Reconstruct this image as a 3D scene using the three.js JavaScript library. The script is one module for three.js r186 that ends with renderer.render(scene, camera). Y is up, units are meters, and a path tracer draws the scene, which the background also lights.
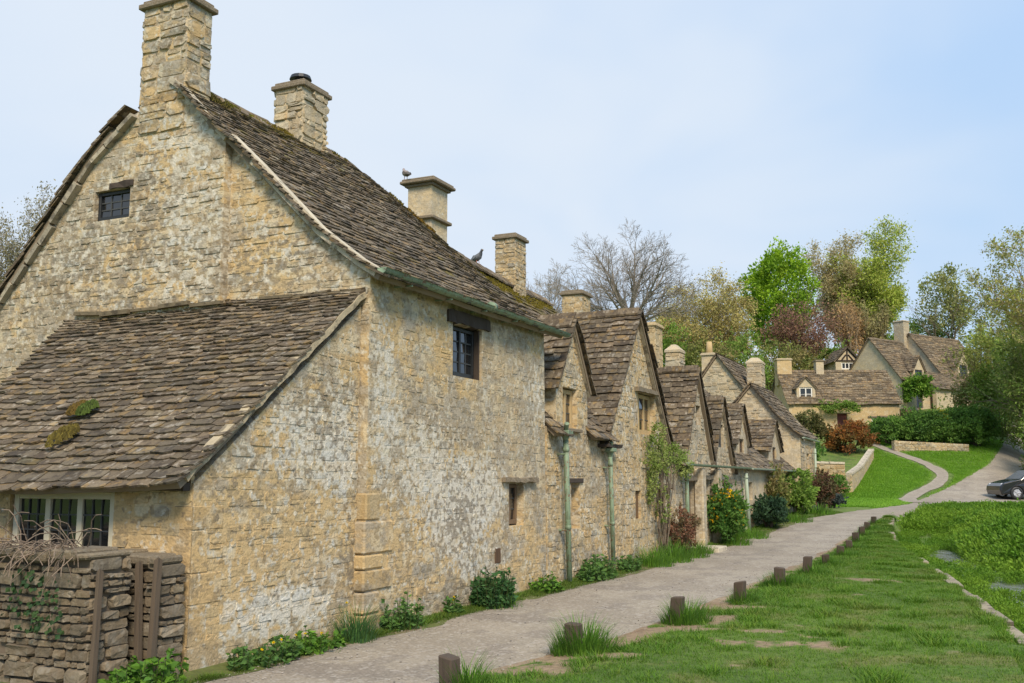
import * as THREE from 'three';
import { mergeGeometries, mergeVertices } from 'three/addons/utils/BufferGeometryUtils.js';

// ------------------------------------------------------------------ camera, sky, sun, exposure
const scene = new THREE.Scene();
const camera = new THREE.PerspectiveCamera(37.71, 1024 / 683, 0.1, 3000);
camera.rotation.order = 'YXZ';
camera.position.set(5.96, 1.65, 9.14);
camera.rotation.set(THREE.MathUtils.degToRad(7.717), THREE.MathUtils.degToRad(24.9), 0);
const renderer = new THREE.WebGLRenderer({ antialias: true });
renderer.setSize(1024, 683);
renderer.toneMapping = THREE.LinearToneMapping;
renderer.toneMappingExposure = 1.43;
renderer.shadowMap.enabled = true;
const sun = new THREE.DirectionalLight(new THREE.Color(1.0, 0.86, 0.67), 3.0);
sun.position.set(31, 50, 41);
sun.castShadow = true;
sun.shadow.radius = 32;
sun.shadow.mapSize.set(4096, 4096);
Object.assign(sun.shadow.camera, { left: -90, right: 90, top: 90, bottom: -90, near: 1, far: 260 });
sun.target.position.set(0, 0, -30);
sun.position.add(sun.target.position);
scene.add(sun, sun.target);

// ------------------------------------------------------------------ noise
function mulberry(a) { return () => { a |= 0; a = a + 0x6D2B79F5 | 0; let t = Math.imul(a ^ a >>> 15, 1 | a); t = t + Math.imul(t ^ t >>> 7, 61 | t) ^ t; return ((t ^ t >>> 14) >>> 0) / 4294967296; }; }
const hash2 = (x, y, s) => { let h = Math.imul(x, 374761393) ^ Math.imul(y, 668265263) ^ Math.imul(s, 974634577); h = Math.imul(h ^ h >>> 13, 1274126177); return ((h ^ h >>> 16) >>> 0) / 4294967296; };
function vn(x, y, s = 0, P = 0) {       // value noise, periodic when P > 0
  const ix = Math.floor(x), iy = Math.floor(y); let fx = x - ix, fy = y - iy;
  fx = fx * fx * (3 - 2 * fx); fy = fy * fy * (3 - 2 * fy);
  let x0 = ix, x1 = ix + 1, y0 = iy, y1 = iy + 1;
  if (P) { x0 = ((x0 % P) + P) % P; x1 = ((x1 % P) + P) % P; y0 = ((y0 % P) + P) % P; y1 = ((y1 % P) + P) % P; }
  const a = hash2(x0, y0, s), b = hash2(x1, y0, s), c = hash2(x0, y1, s), d = hash2(x1, y1, s);
  return a + (b - a) * fx + (c - a) * fy + (a - b - c + d) * fx * fy;
}
function fbm(x, y, o = 4, s = 0, P = 0) { let v = 0, a = 0.5, n = 0; for (let i = 0; i < o; i++) { v += a * vn(x, y, s + i * 17, P); n += a; x *= 2; y *= 2; P *= 2; a *= 0.5; } return v / n; }
const clamp = (x, a = 0, b = 1) => Math.min(b, Math.max(a, x));
const ss = (a, b, x) => { const t = clamp((x - a) / (b - a)); return t * t * (3 - 2 * t); };
const lerp = (a, b, t) => a + (b - a) * t;
const mix3 = (a, b, t) => [lerp(a[0], b[0], t), lerp(a[1], b[1], t), lerp(a[2], b[2], t)];
const V = (x, y, z) => new THREE.Vector3(x, y, z);

// ------------------------------------------------------------------ sky: pale spring blue with a thin veil of cloud
{
  const W = 1024, Hh = 512, d = new Float32Array(W * Hh * 4);
  for (let j = 0; j < Hh; j++) {
    const el = ((j + 0.5) / Hh - 0.5) * Math.PI, y = Math.sin(el), c = Math.cos(el);
    for (let i = 0; i < W; i++) {
      const az = ((i + 0.5) / W - 0.5) * 2 * Math.PI, dx = Math.cos(az) * c, dz = Math.sin(az) * c;
      let col;
      if (y < 0) col = [0.2, 0.2, 0.17];
      else {
        const h = Math.pow(1 - y, 2.2);
        col = mix3([0.30, 0.44, 0.66], [0.405, 0.53, 0.67], clamp(h * 1.05));
        const k = 1 / (y + 0.22), cx = dx * k, cz = dz * k;
        const w = fbm(cx * 0.9 + 3.1 + 0.5 * vn(cx * 2, cz * 2, 9), cz * 0.9 + 1.7, 6, 5);
        const veil = ss(0.34, 0.74, w + 0.36 * (-dx * 0.95 - 0.46));
        col = mix3(col, [0.54, 0.595, 0.665], veil * 0.9);
      }
      const o = (j * W + i) * 4; d[o] = col[0]; d[o + 1] = col[1]; d[o + 2] = col[2]; d[o + 3] = 1;
    }
  }
  const t = new THREE.DataTexture(d, W, Hh, THREE.RGBAFormat, THREE.FloatType);
  t.mapping = THREE.EquirectangularReflectionMapping; t.magFilter = THREE.LinearFilter; t.minFilter = THREE.LinearFilter; t.wrapS = THREE.RepeatWrapping; t.needsUpdate = true;
  scene.background = t; scene.environment = t;
}
// ------------------------------------------------------------------ textures
const enc = (x) => { x = clamp(x); return Math.round(255 * (x <= 0.0031308 ? 12.92 * x : 1.055 * Math.pow(x, 1 / 2.4) - 0.055)); };
function tex(w, h, fn, { srgb = true, repeat = null } = {}) {
  const d = new Uint8Array(w * h * 4);
  for (let j = 0; j < h; j++) for (let i = 0; i < w; i++) {
    const c = fn((i + 0.5) / w, (j + 0.5) / h), o = (j * w + i) * 4;
    if (srgb) { d[o] = enc(c[0]); d[o + 1] = enc(c[1]); d[o + 2] = enc(c[2]); }
    else d[o] = d[o + 1] = d[o + 2] = Math.round(255 * clamp(c));
    d[o + 3] = 255;
  }
  const t = new THREE.DataTexture(d, w, h, THREE.RGBAFormat);
  if (srgb) t.colorSpace = THREE.SRGBColorSpace;
  t.wrapS = t.wrapT = THREE.RepeatWrapping; t.magFilter = THREE.LinearFilter; t.minFilter = THREE.LinearMipmapLinearFilter; t.generateMipmaps = true;
  if (repeat) t.repeat.set(repeat[0], repeat[1]);
  t.needsUpdate = true; return t;
}
const again = (t, rx, ry = rx) => { const c = t.clone(); c.repeat.set(rx, ry); c.needsUpdate = true; return c; };
function std(o) { return new THREE.MeshStandardMaterial({ vertexColors: true, roughness: 0.9, metalness: 0, ...o }); }
const plain = (r, g, b, o = {}) => { const m = new THREE.MeshStandardMaterial({ roughness: 0.8, metalness: 0, ...o }); m.color.setRGB(r, g, b); return m; };

// rough grain for stone, tile = 1 m
const grainBump = tex(512, 512, (u, v) => 0.55 * fbm(u * 10, v * 14, 5, 3, 10 * 1) * 1 + 0.45 * fbm(u * 48, v * 48, 3, 8, 48), { srgb: false });
// limestone rubble: golden, buff and grey stone under lichen and old lime, seen by one function so that each wall can place its own patches
function limestone(x, y, lime = 0, dark = 0, gold = 0, sd = 0, grey = 0) {
  const a = fbm(x * 1.1 + sd, y * 1.3, 4, 21 + sd), b = fbm(x * 3.7, y * 5.1 + sd, 4, 31), c = fbm(x * 17, y * 23, 4, 41), f = vn(x * 70, y * 90, 51);
  let col = mix3([0.465, 0.37, 0.235], [0.525, 0.385, 0.20], ss(0.40, 0.62, a + gold * 0.4));
  col = mix3(col, [0.385, 0.33, 0.245], ss(0.43, 0.62, b + 0.06 + grey * 0.3 - gold * 0.3));
  col = mix3(col, [0.60, 0.51, 0.35], ss(0.58, 0.70, fbm(x * 6 + 9, y * 7, 3, 61)) * 0.7);
  col = mix3(col, [0.30, 0.23, 0.135], ss(0.56, 0.67, c + (b - 0.5) * 0.3 + dark * 0.12) * 0.75);
  const li = fbm(x * 20 + 5, y * 20, 5, 71) + lime * 0.34 + (fbm(x * 3.1, y * 3.1, 3, 77) - 0.5) * 0.2;
  col = mix3(col, [0.56, 0.515, 0.415], ss(0.60, 0.71, li) * 0.82);
  col = mix3(col, [0.66, 0.625, 0.55], ss(0.76, 0.86, li) * 0.55);
  const bl = fbm(x * 19, y * 25, 4, 81) + dark * 0.22 + (fbm(x * 1.7, y * 1.9, 3, 87) - 0.5) * 0.16;
  col = mix3(col, [0.20, 0.165, 0.12], ss(0.655, 0.74, bl) * 0.7);
  const g = 0.86 + 0.28 * f; return [col[0] * g, col[1] * g, col[2] * g];
}
const blob = (x, y, bx, by, sx, sy, k = 1) => k * Math.exp(-(((x - bx) / sx) ** 2 + ((y - by) / sy) ** 2));
function wallMat(x0, y0, x1, y1, w, h, fn) {   // a wall's own colour map over x0..x1, y0..y1 metres
  const t = tex(w, h, (u, v) => fn(lerp(x0, x1, u), lerp(y0, y1, v)));
  const m = std({ map: t, roughness: 0.95, bumpMap: again(grainBump, (x1 - x0) / 0.8, (y1 - y0) / 0.8), bumpScale: 0.011 });
  m.userData.dom = [x0, y0, x1, y1]; return m;
}
const M = {};
M.front1 = wallMat(-0.4, -0.4, 5.6, 4.4, 1024, 820, (x, y) => limestone(x, y,
  blob(x, y, 0.3, 2.6, 0.28, 0.9, 0.9) + blob(x, y, 1.3, 1.8, 0.7, 0.5) + blob(x, y, 2.2, 1.25, 0.9, 0.55, 1.25) + blob(x, y, 2.9, 1.5, 0.5, 0.5, .8) + blob(x, y, 4.6, 2.9, 0.35, 0.5, 0.8) + blob(x, y, 2.6, 0.5, 0.8, 0.25, .6) - 0.12,
  blob(x, y, 2.2, 1.2, 0.8, 0.7, 1.3) + blob(x, y, 2.4, 0.15, 1.6, 0.3, 0.7) - 0.2, blob(x, y, 0.7, 0.9, 0.5, 0.6, .9) + blob(x, y, 1.6, 3.3, 1.0, 0.5, 0.5) + blob(x, y, 4.2, 0.8, 0.8, 0.7, .6), 0));
M.gable1 = wallMat(-6.6, -0.4, 0.3, 6.8, 1024, 1024, (x, y) => limestone(x, y,
  blob(x, y, -2.5, 4.6, 0.5, 1.2, 0.6) + blob(x, y, -4.6, 4.4, 1.2, 0.8, 0.35) + blob(x, y, -1.0, 4.2, 0.8, 0.3, 0.5) + blob(x, y, -2.9, 5.7, .5, .4, .5) + 0.02,
  blob(x, y, -4.8, 4.2, 1.2, 0.7, 0.9) + blob(x, y, -3.2, 4.8, 0.45, 0.9, 1.0) + blob(x, y, -1.2, 4.1, 1.2, 0.35, 0.7) - 0.1, blob(x, y, -1.6, 4.3, 0.4, 0.7, 0.9) + blob(x, y, -3.2, 6.2, 0.5, 0.4, .6) + blob(x, y, -3.3, 4.1, 0.5, .5, .7), 3, blob(x, y, -4.6, 4.4, 1.4, 1, 0.6)));
M.lean = wallMat(-3.2, -0.4, 3.2, 4.2, 1024, 740, (x, y) => limestone(x, y,   // left half: the wall along the lane; right half: the wall with the window
  blob(x, y, -0.9, 2.05, 0.9, 0.45, 1.0) + blob(x, y, -1.2, 0.42, 0.75, 0.22, 1.4) + blob(x, y, -0.3, 1.8, 0.3, 0.7, 0.7) - 0.08,
  blob(x, y, -0.7, 2.1, 0.7, 0.5, 0.9) + blob(x, y, -0.1, 0.8, 0.15, 0.5, 1.3) - 0.15, blob(x, y, -1.1, 1.1, 1.2, 0.5, 1.2) + blob(x, y, 1.6, 1, 1.6, 1.5, 1.3) + blob(x, y, -2.2, 0.9, .5, .8, .8), 7));
M.row = wallMat(0, 0, 5, 5, 768, 768, (x, y) => { const e = 0.6; return limestone(x, y, 0.0 + blob(x, y, 3, 3.4, 1.2, 0.8, 0.5), 0.0, 0.3, 11, -0.15); });
M.rowPale = wallMat(0, 0, 5, 5, 512, 512, (x, y) => { const c = limestone(x, y, -0.1, 0.1, 0.1, 17, -0.1); return mix3(c, [0.62, 0.53, 0.37], 0.42); });
M.rowGrey = wallMat(0, 0, 5, 5, 512, 512, (x, y) => { const c = limestone(x, y, 0.1, 0.15, 0.05, 19, 0.15); return mix3(c, [0.45, 0.38, 0.265], 0.3); });
M.orange = wallMat(0, 0, 4, 4, 256, 256, (x, y) => { const c = limestone(x, y, -0.4, -0.3, 0.7, 23); return mix3(c, [0.56, 0.41, 0.21], 0.25); });
M.dry = wallMat(0, 0, 3, 3, 512, 512, (x, y) => { const c = limestone(x, y, 0.12, 0.35, -0.3, 29, 0.5); return mix3(c, [0.165, 0.125, 0.08], 0.74); });
M.ashlar = wallMat(0, 0, 3, 3, 512, 512, (x, y) => { const c = limestone(x, y, -0.15, -0.2, 0.6, 33, -0.3); return mix3(c, [0.55, 0.42, 0.23], 0.45); });
M.soilJoint = plain(0.17, 0.13, 0.09, { roughness: 1 });
M.mortar = std({ map: tex(256, 256, (u, v) => { const n = fbm(u * 12, v * 12, 4, 5, 12), k = 0.8 + 0.5 * n; return mix3([0.50 * k, 0.44 * k, 0.33 * k], [0.25, 0.22, 0.17], ss(0.58, 0.72, fbm(u * 9, v * 9, 4, 15, 9))); }), bumpMap: again(grainBump, 1), bumpScale: 0.01, roughness: 0.95 });
// stone slates, tile = 1 m
M.slate = std({ map: tex(1024, 1024, (u, v) => {
  const a = fbm(u * 4, v * 4, 4, 101, 4), b = fbm(u * 22, v * 22, 4, 111, 22), c = fbm(u * 14, v * 14, 4, 121, 14), e = fbm(u * 9, v * 9, 4, 131, 9);
  let col = mix3([0.172, 0.138, 0.092], [0.252, 0.206, 0.142], ss(0.35, 0.65, a));
  col = mix3(col, [0.10, 0.078, 0.058], ss(0.5, 0.66, b) * 0.7);
  col = mix3(col, [0.46, 0.42, 0.355], ss(0.62, 0.70, c) * 0.65);
  col = mix3(col, [0.40, 0.27, 0.10], ss(0.64, 0.72, e) * 0.5);
  const g = 0.8 + 0.4 * vn(u * 160, v * 160, 7, 160); return [col[0] * g, col[1] * g, col[2] * g];
}), bumpMap: again(grainBump, 1.4), bumpScale: 0.012, roughness: 0.93 });
M.slate.color.setRGB(0.86, 0.825, 0.78);
M.slateTan = M.slate.clone(); M.slateTan.color.setRGB(1, 0.93, 0.82);
M.deck = plain(0.23, 0.18, 0.125, { roughness: 1 });
M.gutter = std({ roughness: 0.6, bumpMap: again(grainBump, 2), bumpScale: 0.003, map: tex(256, 256, (u, v) => { let c = mix3([0.175, 0.255, 0.155], [0.225, 0.295, 0.20], fbm(u * 6, v * 6, 4, 211, 6)); c = mix3(c, [0.10, 0.12, 0.075], ss(0.55, 0.7, fbm(u * 16, v * 5, 4, 213, 0)) * 0.6); return mix3(c, [0.16, 0.085, 0.045], ss(0.66, 0.72, fbm(u * 24, v * 24, 4, 217, 24)) * 0.9); }) });
M.gutterPale = plain(0.36, 0.43, 0.33, { roughness: 0.6 });
M.iron = plain(0.018, 0.02, 0.022, { roughness: 0.5 });
M.lead = plain(0.06, 0.062, 0.062, { roughness: 0.6 });
M.glass = new THREE.MeshPhysicalMaterial({ roughness: 0.06, metalness: 0, specularIntensity: 1, ior: 1.52, clearcoat: 0.6, clearcoatRoughness: 0.05 }); M.glass.color.setRGB(0.012, 0.014, 0.016);
M.glassFar = plain(0.03, 0.034, 0.038, { roughness: 0.12 });
M.paint = plain(0.62, 0.57, 0.42, { roughness: 0.6 });
M.white = plain(0.78, 0.76, 0.70, { roughness: 0.6 });
const woodTex = tex(256, 256, (u, v) => { const g = fbm(u * 24, v * 2, 4, 201, 0), k = 0.6 + 0.8 * g; return [k, k, k]; });
M.oakDark = std({ map: woodTex, roughness: 0.9, bumpMap: again(woodTex, 1), bumpScale: 0.006 }); M.oakDark.color.setRGB(0.055, 0.04, 0.03);
M.oak = std({ map: woodTex, roughness: 0.85, bumpMap: again(woodTex, 1), bumpScale: 0.006 }); M.oak.color.setRGB(0.16, 0.105, 0.06);
M.oakPale = std({ map: woodTex, roughness: 0.85 }); M.oakPale.color.setRGB(0.50, 0.36, 0.18);
M.post = std({ map: woodTex, roughness: 0.95, bumpMap: again(woodTex, 1), bumpScale: 0.008 }); M.post.color.setRGB(0.085, 0.062, 0.046);
M.postOld = std({ map: woodTex, roughness: 0.95, bumpMap: again(woodTex, 1), bumpScale: 0.01 }); M.postOld.color.setRGB(0.12, 0.088, 0.06);
M.redDoor = plain(0.16, 0.035, 0.025, { roughness: 0.6 });
const leafMat = (o = {}) => { const m = new THREE.MeshPhysicalMaterial({ vertexColors: true, roughness: 0.75, metalness: 0, transmission: 0.42, thickness: 0, specularIntensity: 0.35, ...o }); m.side = THREE.DoubleSide; return m; };
M.leaf = leafMat();
M.bark = std({ roughness: 0.95, bumpMap: again(grainBump, 2), bumpScale: 0.02 });
M.moss = std({ roughness: 1 });
M.petal = leafMat({ transmission: 0.2 });

// ------------------------------------------------------------------ geometry builder: flat triangles with colour and box-mapped uv in metres
class G {
  constructor() { this.p = []; this.u = []; this.c = []; }
  tri(a, b, c, col = [1, 1, 1], uv) {
    this.p.push(a[0], a[1], a[2], b[0], b[1], b[2], c[0], c[1], c[2]);
    for (let i = 0; i < 3; i++) this.c.push(col[0], col[1], col[2]);
    if (uv) this.u.push(...uv[0], ...uv[1], ...uv[2]);
    else {
      const nx = Math.abs((b[1] - a[1]) * (c[2] - a[2]) - (b[2] - a[2]) * (c[1] - a[1])), ny = Math.abs((b[2] - a[2]) * (c[0] - a[0]) - (b[0] - a[0]) * (c[2] - a[2])), nz = Math.abs((b[0] - a[0]) * (c[1] - a[1]) - (b[1] - a[1]) * (c[0] - a[0]));
      for (const q of [a, b, c]) nx >= ny && nx >= nz ? this.u.push(q[2], q[1]) : ny >= nz ? this.u.push(q[0], q[2]) : this.u.push(q[0], q[1]);
    }
    return this;
  }
  quad(a, b, c, d, col, uv) { this.tri(a, b, c, col, uv && [uv[0], uv[1], uv[2]]); return this.tri(a, c, d, col, uv && [uv[0], uv[2], uv[3]]); }
  box(x0, y0, z0, x1, y1, z1, col, ch = 0) {           // ch: chamfer of all edges
    if (!ch) return this.hull8([[x0, y0, z0], [x1, y0, z0], [x1, y0, z1], [x0, y0, z1], [x0, y1, z0], [x1, y1, z0], [x1, y1, z1], [x0, y1, z1]], col);
    const X = [x0, x1], Y = [y0, y1], Z = [z0, z1], s = [1, -1], P = {};
    for (const i of [0, 1]) for (const j of [0, 1]) for (const k of [0, 1]) {
      P['x' + i + j + k] = [X[i], Y[j] + s[j] * ch, Z[k] + s[k] * ch]; P['y' + i + j + k] = [X[i] + s[i] * ch, Y[j], Z[k] + s[k] * ch]; P['z' + i + j + k] = [X[i] + s[i] * ch, Y[j] + s[j] * ch, Z[k]];
    }
    const q = (a, b, c, d, f) => f ? this.quad(P[a], P[b], P[c], P[d], col) : this.quad(P[d], P[c], P[b], P[a], col);
    for (const i of [0, 1]) { q('x' + i + '00', 'x' + i + '10', 'x' + i + '11', 'x' + i + '01', i); q('y0' + i + '0', 'y0' + i + '1', 'y1' + i + '1', 'y1' + i + '0', i); q('z00' + i, 'z10' + i, 'z11' + i, 'z01' + i, i); }
    for (const i of [0, 1]) for (const j of [0, 1]) {
      q('x' + i + j + '0', 'x' + i + j + '1', 'y' + i + j + '1', 'y' + i + j + '0', i !== j); q('x' + i + '0' + j, 'z' + i + '0' + j, 'z' + i + '1' + j, 'x' + i + '1' + j, i !== j); q('y0' + i + j, 'y1' + i + j, 'z1' + i + j, 'z0' + i + j, i !== j);
      for (const k of [0, 1]) { const t = ['x' + i + j + k, 'y' + i + j + k, 'z' + i + j + k]; (i + j + k) % 2 ? this.tri(P[t[0]], P[t[1]], P[t[2]], col) : this.tri(P[t[2]], P[t[1]], P[t[0]], col); }
    }
    return this;
  }
  hull8(v, col) {   // 0-3 bottom ring, 4-7 top ring (seen from above clockwise in x,z as given by box)
    const f = (a, b, c, d) => this.quad(v[a], v[b], v[c], v[d], col);
    f(0, 1, 2, 3); f(7, 6, 5, 4); f(4, 5, 1, 0); f(5, 6, 2, 1); f(6, 7, 3, 2); f(7, 4, 0, 3); return this;
  }
  add(geo, mat4, col = [1, 1, 1]) {
    const g = geo.index ? geo.toNonIndexed() : geo.clone(); if (mat4) g.applyMatrix4(mat4);
    const p = g.attributes.position.array;
    for (let i = 0; i < p.length; i += 9) this.tri([p[i], p[i + 1], p[i + 2]], [p[i + 3], p[i + 4], p[i + 5]], [p[i + 6], p[i + 7], p[i + 8]], col);
    return this;
  }
  rod(a, b, ra, rb, n = 5, col, cap = false) {  // tapered prism from a to b
    const d = V(b[0] - a[0], b[1] - a[1], b[2] - a[2]).normalize(), e = Math.abs(d.y) < 0.9 ? V(0, 1, 0) : V(1, 0, 0), x = V(0, 0, 0).crossVectors(d, e).normalize(), y = V(0, 0, 0).crossVectors(d, x);
    const ring = (o, r) => Array.from({ length: n }, (_, i) => { const t = i / n * 2 * Math.PI, c = Math.cos(t) * r, s = Math.sin(t) * r; return [o[0] + x.x * c + y.x * s, o[1] + x.y * c + y.y * s, o[2] + x.z * c + y.z * s]; });
    const A = ring(a, ra), B = ring(b, rb);
    for (let i = 0; i < n; i++) { const j = (i + 1) % n; this.quad(A[i], A[j], B[j], B[i], col); }
    if (cap) for (let i = 1; i < n - 1; i++) { this.tri(B[0], B[i], B[i + 1], col); this.tri(A[0], A[i + 1], A[i], col); }
    return this;
  }
  build(smooth = false) {
    let g = new THREE.BufferGeometry();
    g.setAttribute('position', new THREE.Float32BufferAttribute(this.p, 3)); g.setAttribute('uv', new THREE.Float32BufferAttribute(this.u, 2)); g.setAttribute('color', new THREE.Float32BufferAttribute(this.c, 3));
    if (smooth) { g = smoothed(g, 1e-4); } else g.computeVertexNormals();
    return g;
  }
}
function smoothed(g) {      // averaged normals by position, uv seams kept
  g.computeVertexNormals(); const p = g.attributes.position.array, n = g.attributes.normal.array, m = new Map(), key = (i) => Math.round(p[i] * 5e3) + '_' + Math.round(p[i + 1] * 5e3) + '_' + Math.round(p[i + 2] * 5e3);
  for (let i = 0; i < p.length; i += 3) { const k = key(i), a = m.get(k) || [0, 0, 0]; a[0] += n[i]; a[1] += n[i + 1]; a[2] += n[i + 2]; m.set(k, a); }
  for (let i = 0; i < p.length; i += 3) { const a = m.get(key(i)), l = Math.hypot(...a) || 1; n[i] = a[0] / l; n[i + 1] = a[1] / l; n[i + 2] = a[2] / l; }
  return g;
}
function prep(g) {   // gives a three.js geometry the attributes the merged ones carry
  if (g.index) g = g.toNonIndexed();
  if (!g.attributes.color) g.setAttribute('color', new THREE.Float32BufferAttribute(new Float32Array(g.attributes.position.count * 3).fill(1), 3));
  return g;
}

// ------------------------------------------------------------------ things and parts
const taken = new Map(), base = new Map();
function numbered(n) { const k = taken.get(n) || 0; taken.set(n, k + 1); return k ? n + '_' + String(k).padStart(3, '0') : n; }
function thing(name, label, category, at = [0, 0, 0], turn = 0, group) {
  const o = new THREE.Group(); o.name = numbered(name); o.position.set(...at); o.rotation.y = turn; o.userData = { label, category }; if (group) o.userData.group = group;
  scene.add(o); base.set(o, at); return o;
}
function mesh(name, geo, mat, parent) { const m = new THREE.Mesh(geo, mat); m.name = name; m.castShadow = m.receiveShadow = true; if (parent) parent.add(m); return m; }
// part given in world metres: moved to its thing's base
function wpart(name, geo, mat, parent) { const b = base.get(parent) || [0, 0, 0]; geo.translate(-b[0], -b[1], -b[2]); const m = mesh(name, geo, mat, parent); base.set(m, b); return m; }
function part(name, geo, mat, parent) { return mesh(name, geo, mat, parent); }
function structure(name, geo, mat) { const m = mesh(numbered(name), geo, mat, scene); m.userData.kind = 'structure'; return m; }
class Pieces {     // pieces in world metres; the ones that show largest become meshes of their own, the rest one part
  constructor() { this.l = []; }
  add(geo, c, size) { const d = Math.hypot(c[0] - camera.position.x, c[1] - camera.position.y, c[2] - camera.position.z); this.l.push([size / d, geo]); }
  done(parent, one, many, mat, max) {
    this.l.sort((a, b) => b[0] - a[0]);
    this.l.slice(0, max).forEach(([, g]) => wpart(one, g, mat, parent));
    const rest = this.l.slice(max).map((x) => x[1]);
    if (rest.length) wpart(many, mergeGeometries(rest), mat, parent).userData.kind = 'stuff';
  }
}
const frame = (o, ux, n) => ({ o: V(...o), ux: V(...ux), n: V(...n), m: new THREE.Matrix4().makeBasis(V(...ux), V(0, 1, 0), V(...n)).setPosition(...o) });
function domUV(geo, mat, fn) { const [x0, y0, x1, y1] = mat.userData.dom, p = geo.attributes.position, u = geo.attributes.uv; for (let i = 0; i < p.count; i++) { const [s, t] = fn(p.getX(i), p.getY(i), p.getZ(i)); u.setXY(i, (s - x0) / (x1 - x0), (t - y0) / (y1 - y0)); } return geo; }
const boxUV = (geo, k) => { const u = geo.attributes.uv; for (let i = 0; i < u.count; i++) u.setXY(i, u.getX(i) * k, u.getY(i) * k); return geo; };
function seedUV(geo, a, b) { const u = geo.attributes.uv; for (let i = 0; i < u.count; i++) u.setXY(i, u.getX(i) + a, u.getY(i) + b); return geo; }

// a wall of outline poly (s along ux, y up) with openings, outer face at the frame's plane
function wall(fr, { poly, holes = [], thick = 0.35, mat, parent, name = 'wall', so = 0 }) {
  const sh = new THREE.Shape(poly.map(([a, b]) => new THREE.Vector2(a, b)));
  for (const [a, b, c, d] of holes) sh.holes.push(new THREE.Path([[a, b], [a, d], [c, d], [c, b]].map(([p, q]) => new THREE.Vector2(p, q))));
  const g = prep(new THREE.ExtrudeGeometry(sh, { depth: thick, bevelEnabled: false })); g.translate(0, 0, -thick);
  domUV(g, mat, (s, y, d) => [s + so + d * 0.7, y]); g.applyMatrix4(fr.m);
  return wpart(name, g, mat, parent);
}
function spans(poly, y) { const xs = []; for (let i = 0; i < poly.length; i++) { const [a, b] = poly[i], [c, d] = poly[(i + 1) % poly.length]; if ((b > y) !== (d > y)) xs.push(a + (c - a) * (y - b) / (d - b)); } xs.sort((p, q) => p - q); const r = []; for (let i = 0; i + 1 < xs.length; i += 2) r.push([xs[i], xs[i + 1]]); return r; }
function cut(iv, a, b) { const r = []; for (const [p, q] of iv) { if (b <= p || a >= q) r.push([p, q]); else { if (a > p) r.push([p, a]); if (b < q) r.push([b, q]); } } return r; }
function stoneGeo(s0, s1, y0, y1, proud, rnd, sink = 0.02, tone = [1, 1, 1], bev = 0.3) {
  const w = (s1 - s0) / 2, h = (y1 - y0) / 2, cs = (s0 + s1) / 2, cy = (y0 + y1) / 2, m = Math.min(w, h), cc = () => m * (0.12 + 0.5 * rnd()), j = () => (rnd() - 0.5) * m * 0.36;
  const q = [cc(), cc(), cc(), cc()];
  const out = [[-w + q[0], -h], [w - q[1], -h], [w, -h + q[1]], [w, h - q[2]], [w - q[2], h], [-w + q[3], h], [-w, h - q[3]], [-w, -h + q[0]]].map(([x, y]) => [x + j(), y + j()]);
  const k = Math.min(0.012, m * bev) * (0.4 + 0.9 * rnd()), g = new G(), tilt = (rnd() - 0.5) * 0.05, tl = (rnd() - 0.55) * 0.07, jz = () => (rnd() - 0.5) * (0.004 + proud * 0.5);
  const A = out.map(([x, y]) => [cs + x, cy + y, -sink]), B = out.map(([x, y]) => { const l = Math.hypot(x, y) || 1, x2 = x * (1 - k / l * 1.3), y2 = y * (1 - k / l * 1.3); return [cs + x2, cy + y2, proud + x2 * tilt + y2 * tl + jz()]; });
  const C1 = [cs - w * 0.35 + j() * 0.4, cy + j() * 0.5, proud + jz()], C2 = [cs + w * 0.35 + j() * 0.4, cy + j() * 0.5, proud + jz()];
  for (let i = 0; i < 8; i++) { const n = (i + 1) % 8; g.quad(A[i], A[n], B[n], B[i], tone); }
  for (const [i, c] of [[1, C2], [2, C2], [3, C2], [5, C1], [6, C1], [7, C1]]) g.tri(B[i], B[(i + 1) % 8], c, tone);
  g.tri(B[0], B[1], C2, tone); g.tri(B[0], C2, C1, tone); g.tri(B[4], B[5], C1, tone); g.tri(B[4], C1, C2, tone);
  return g.build();
}
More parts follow.
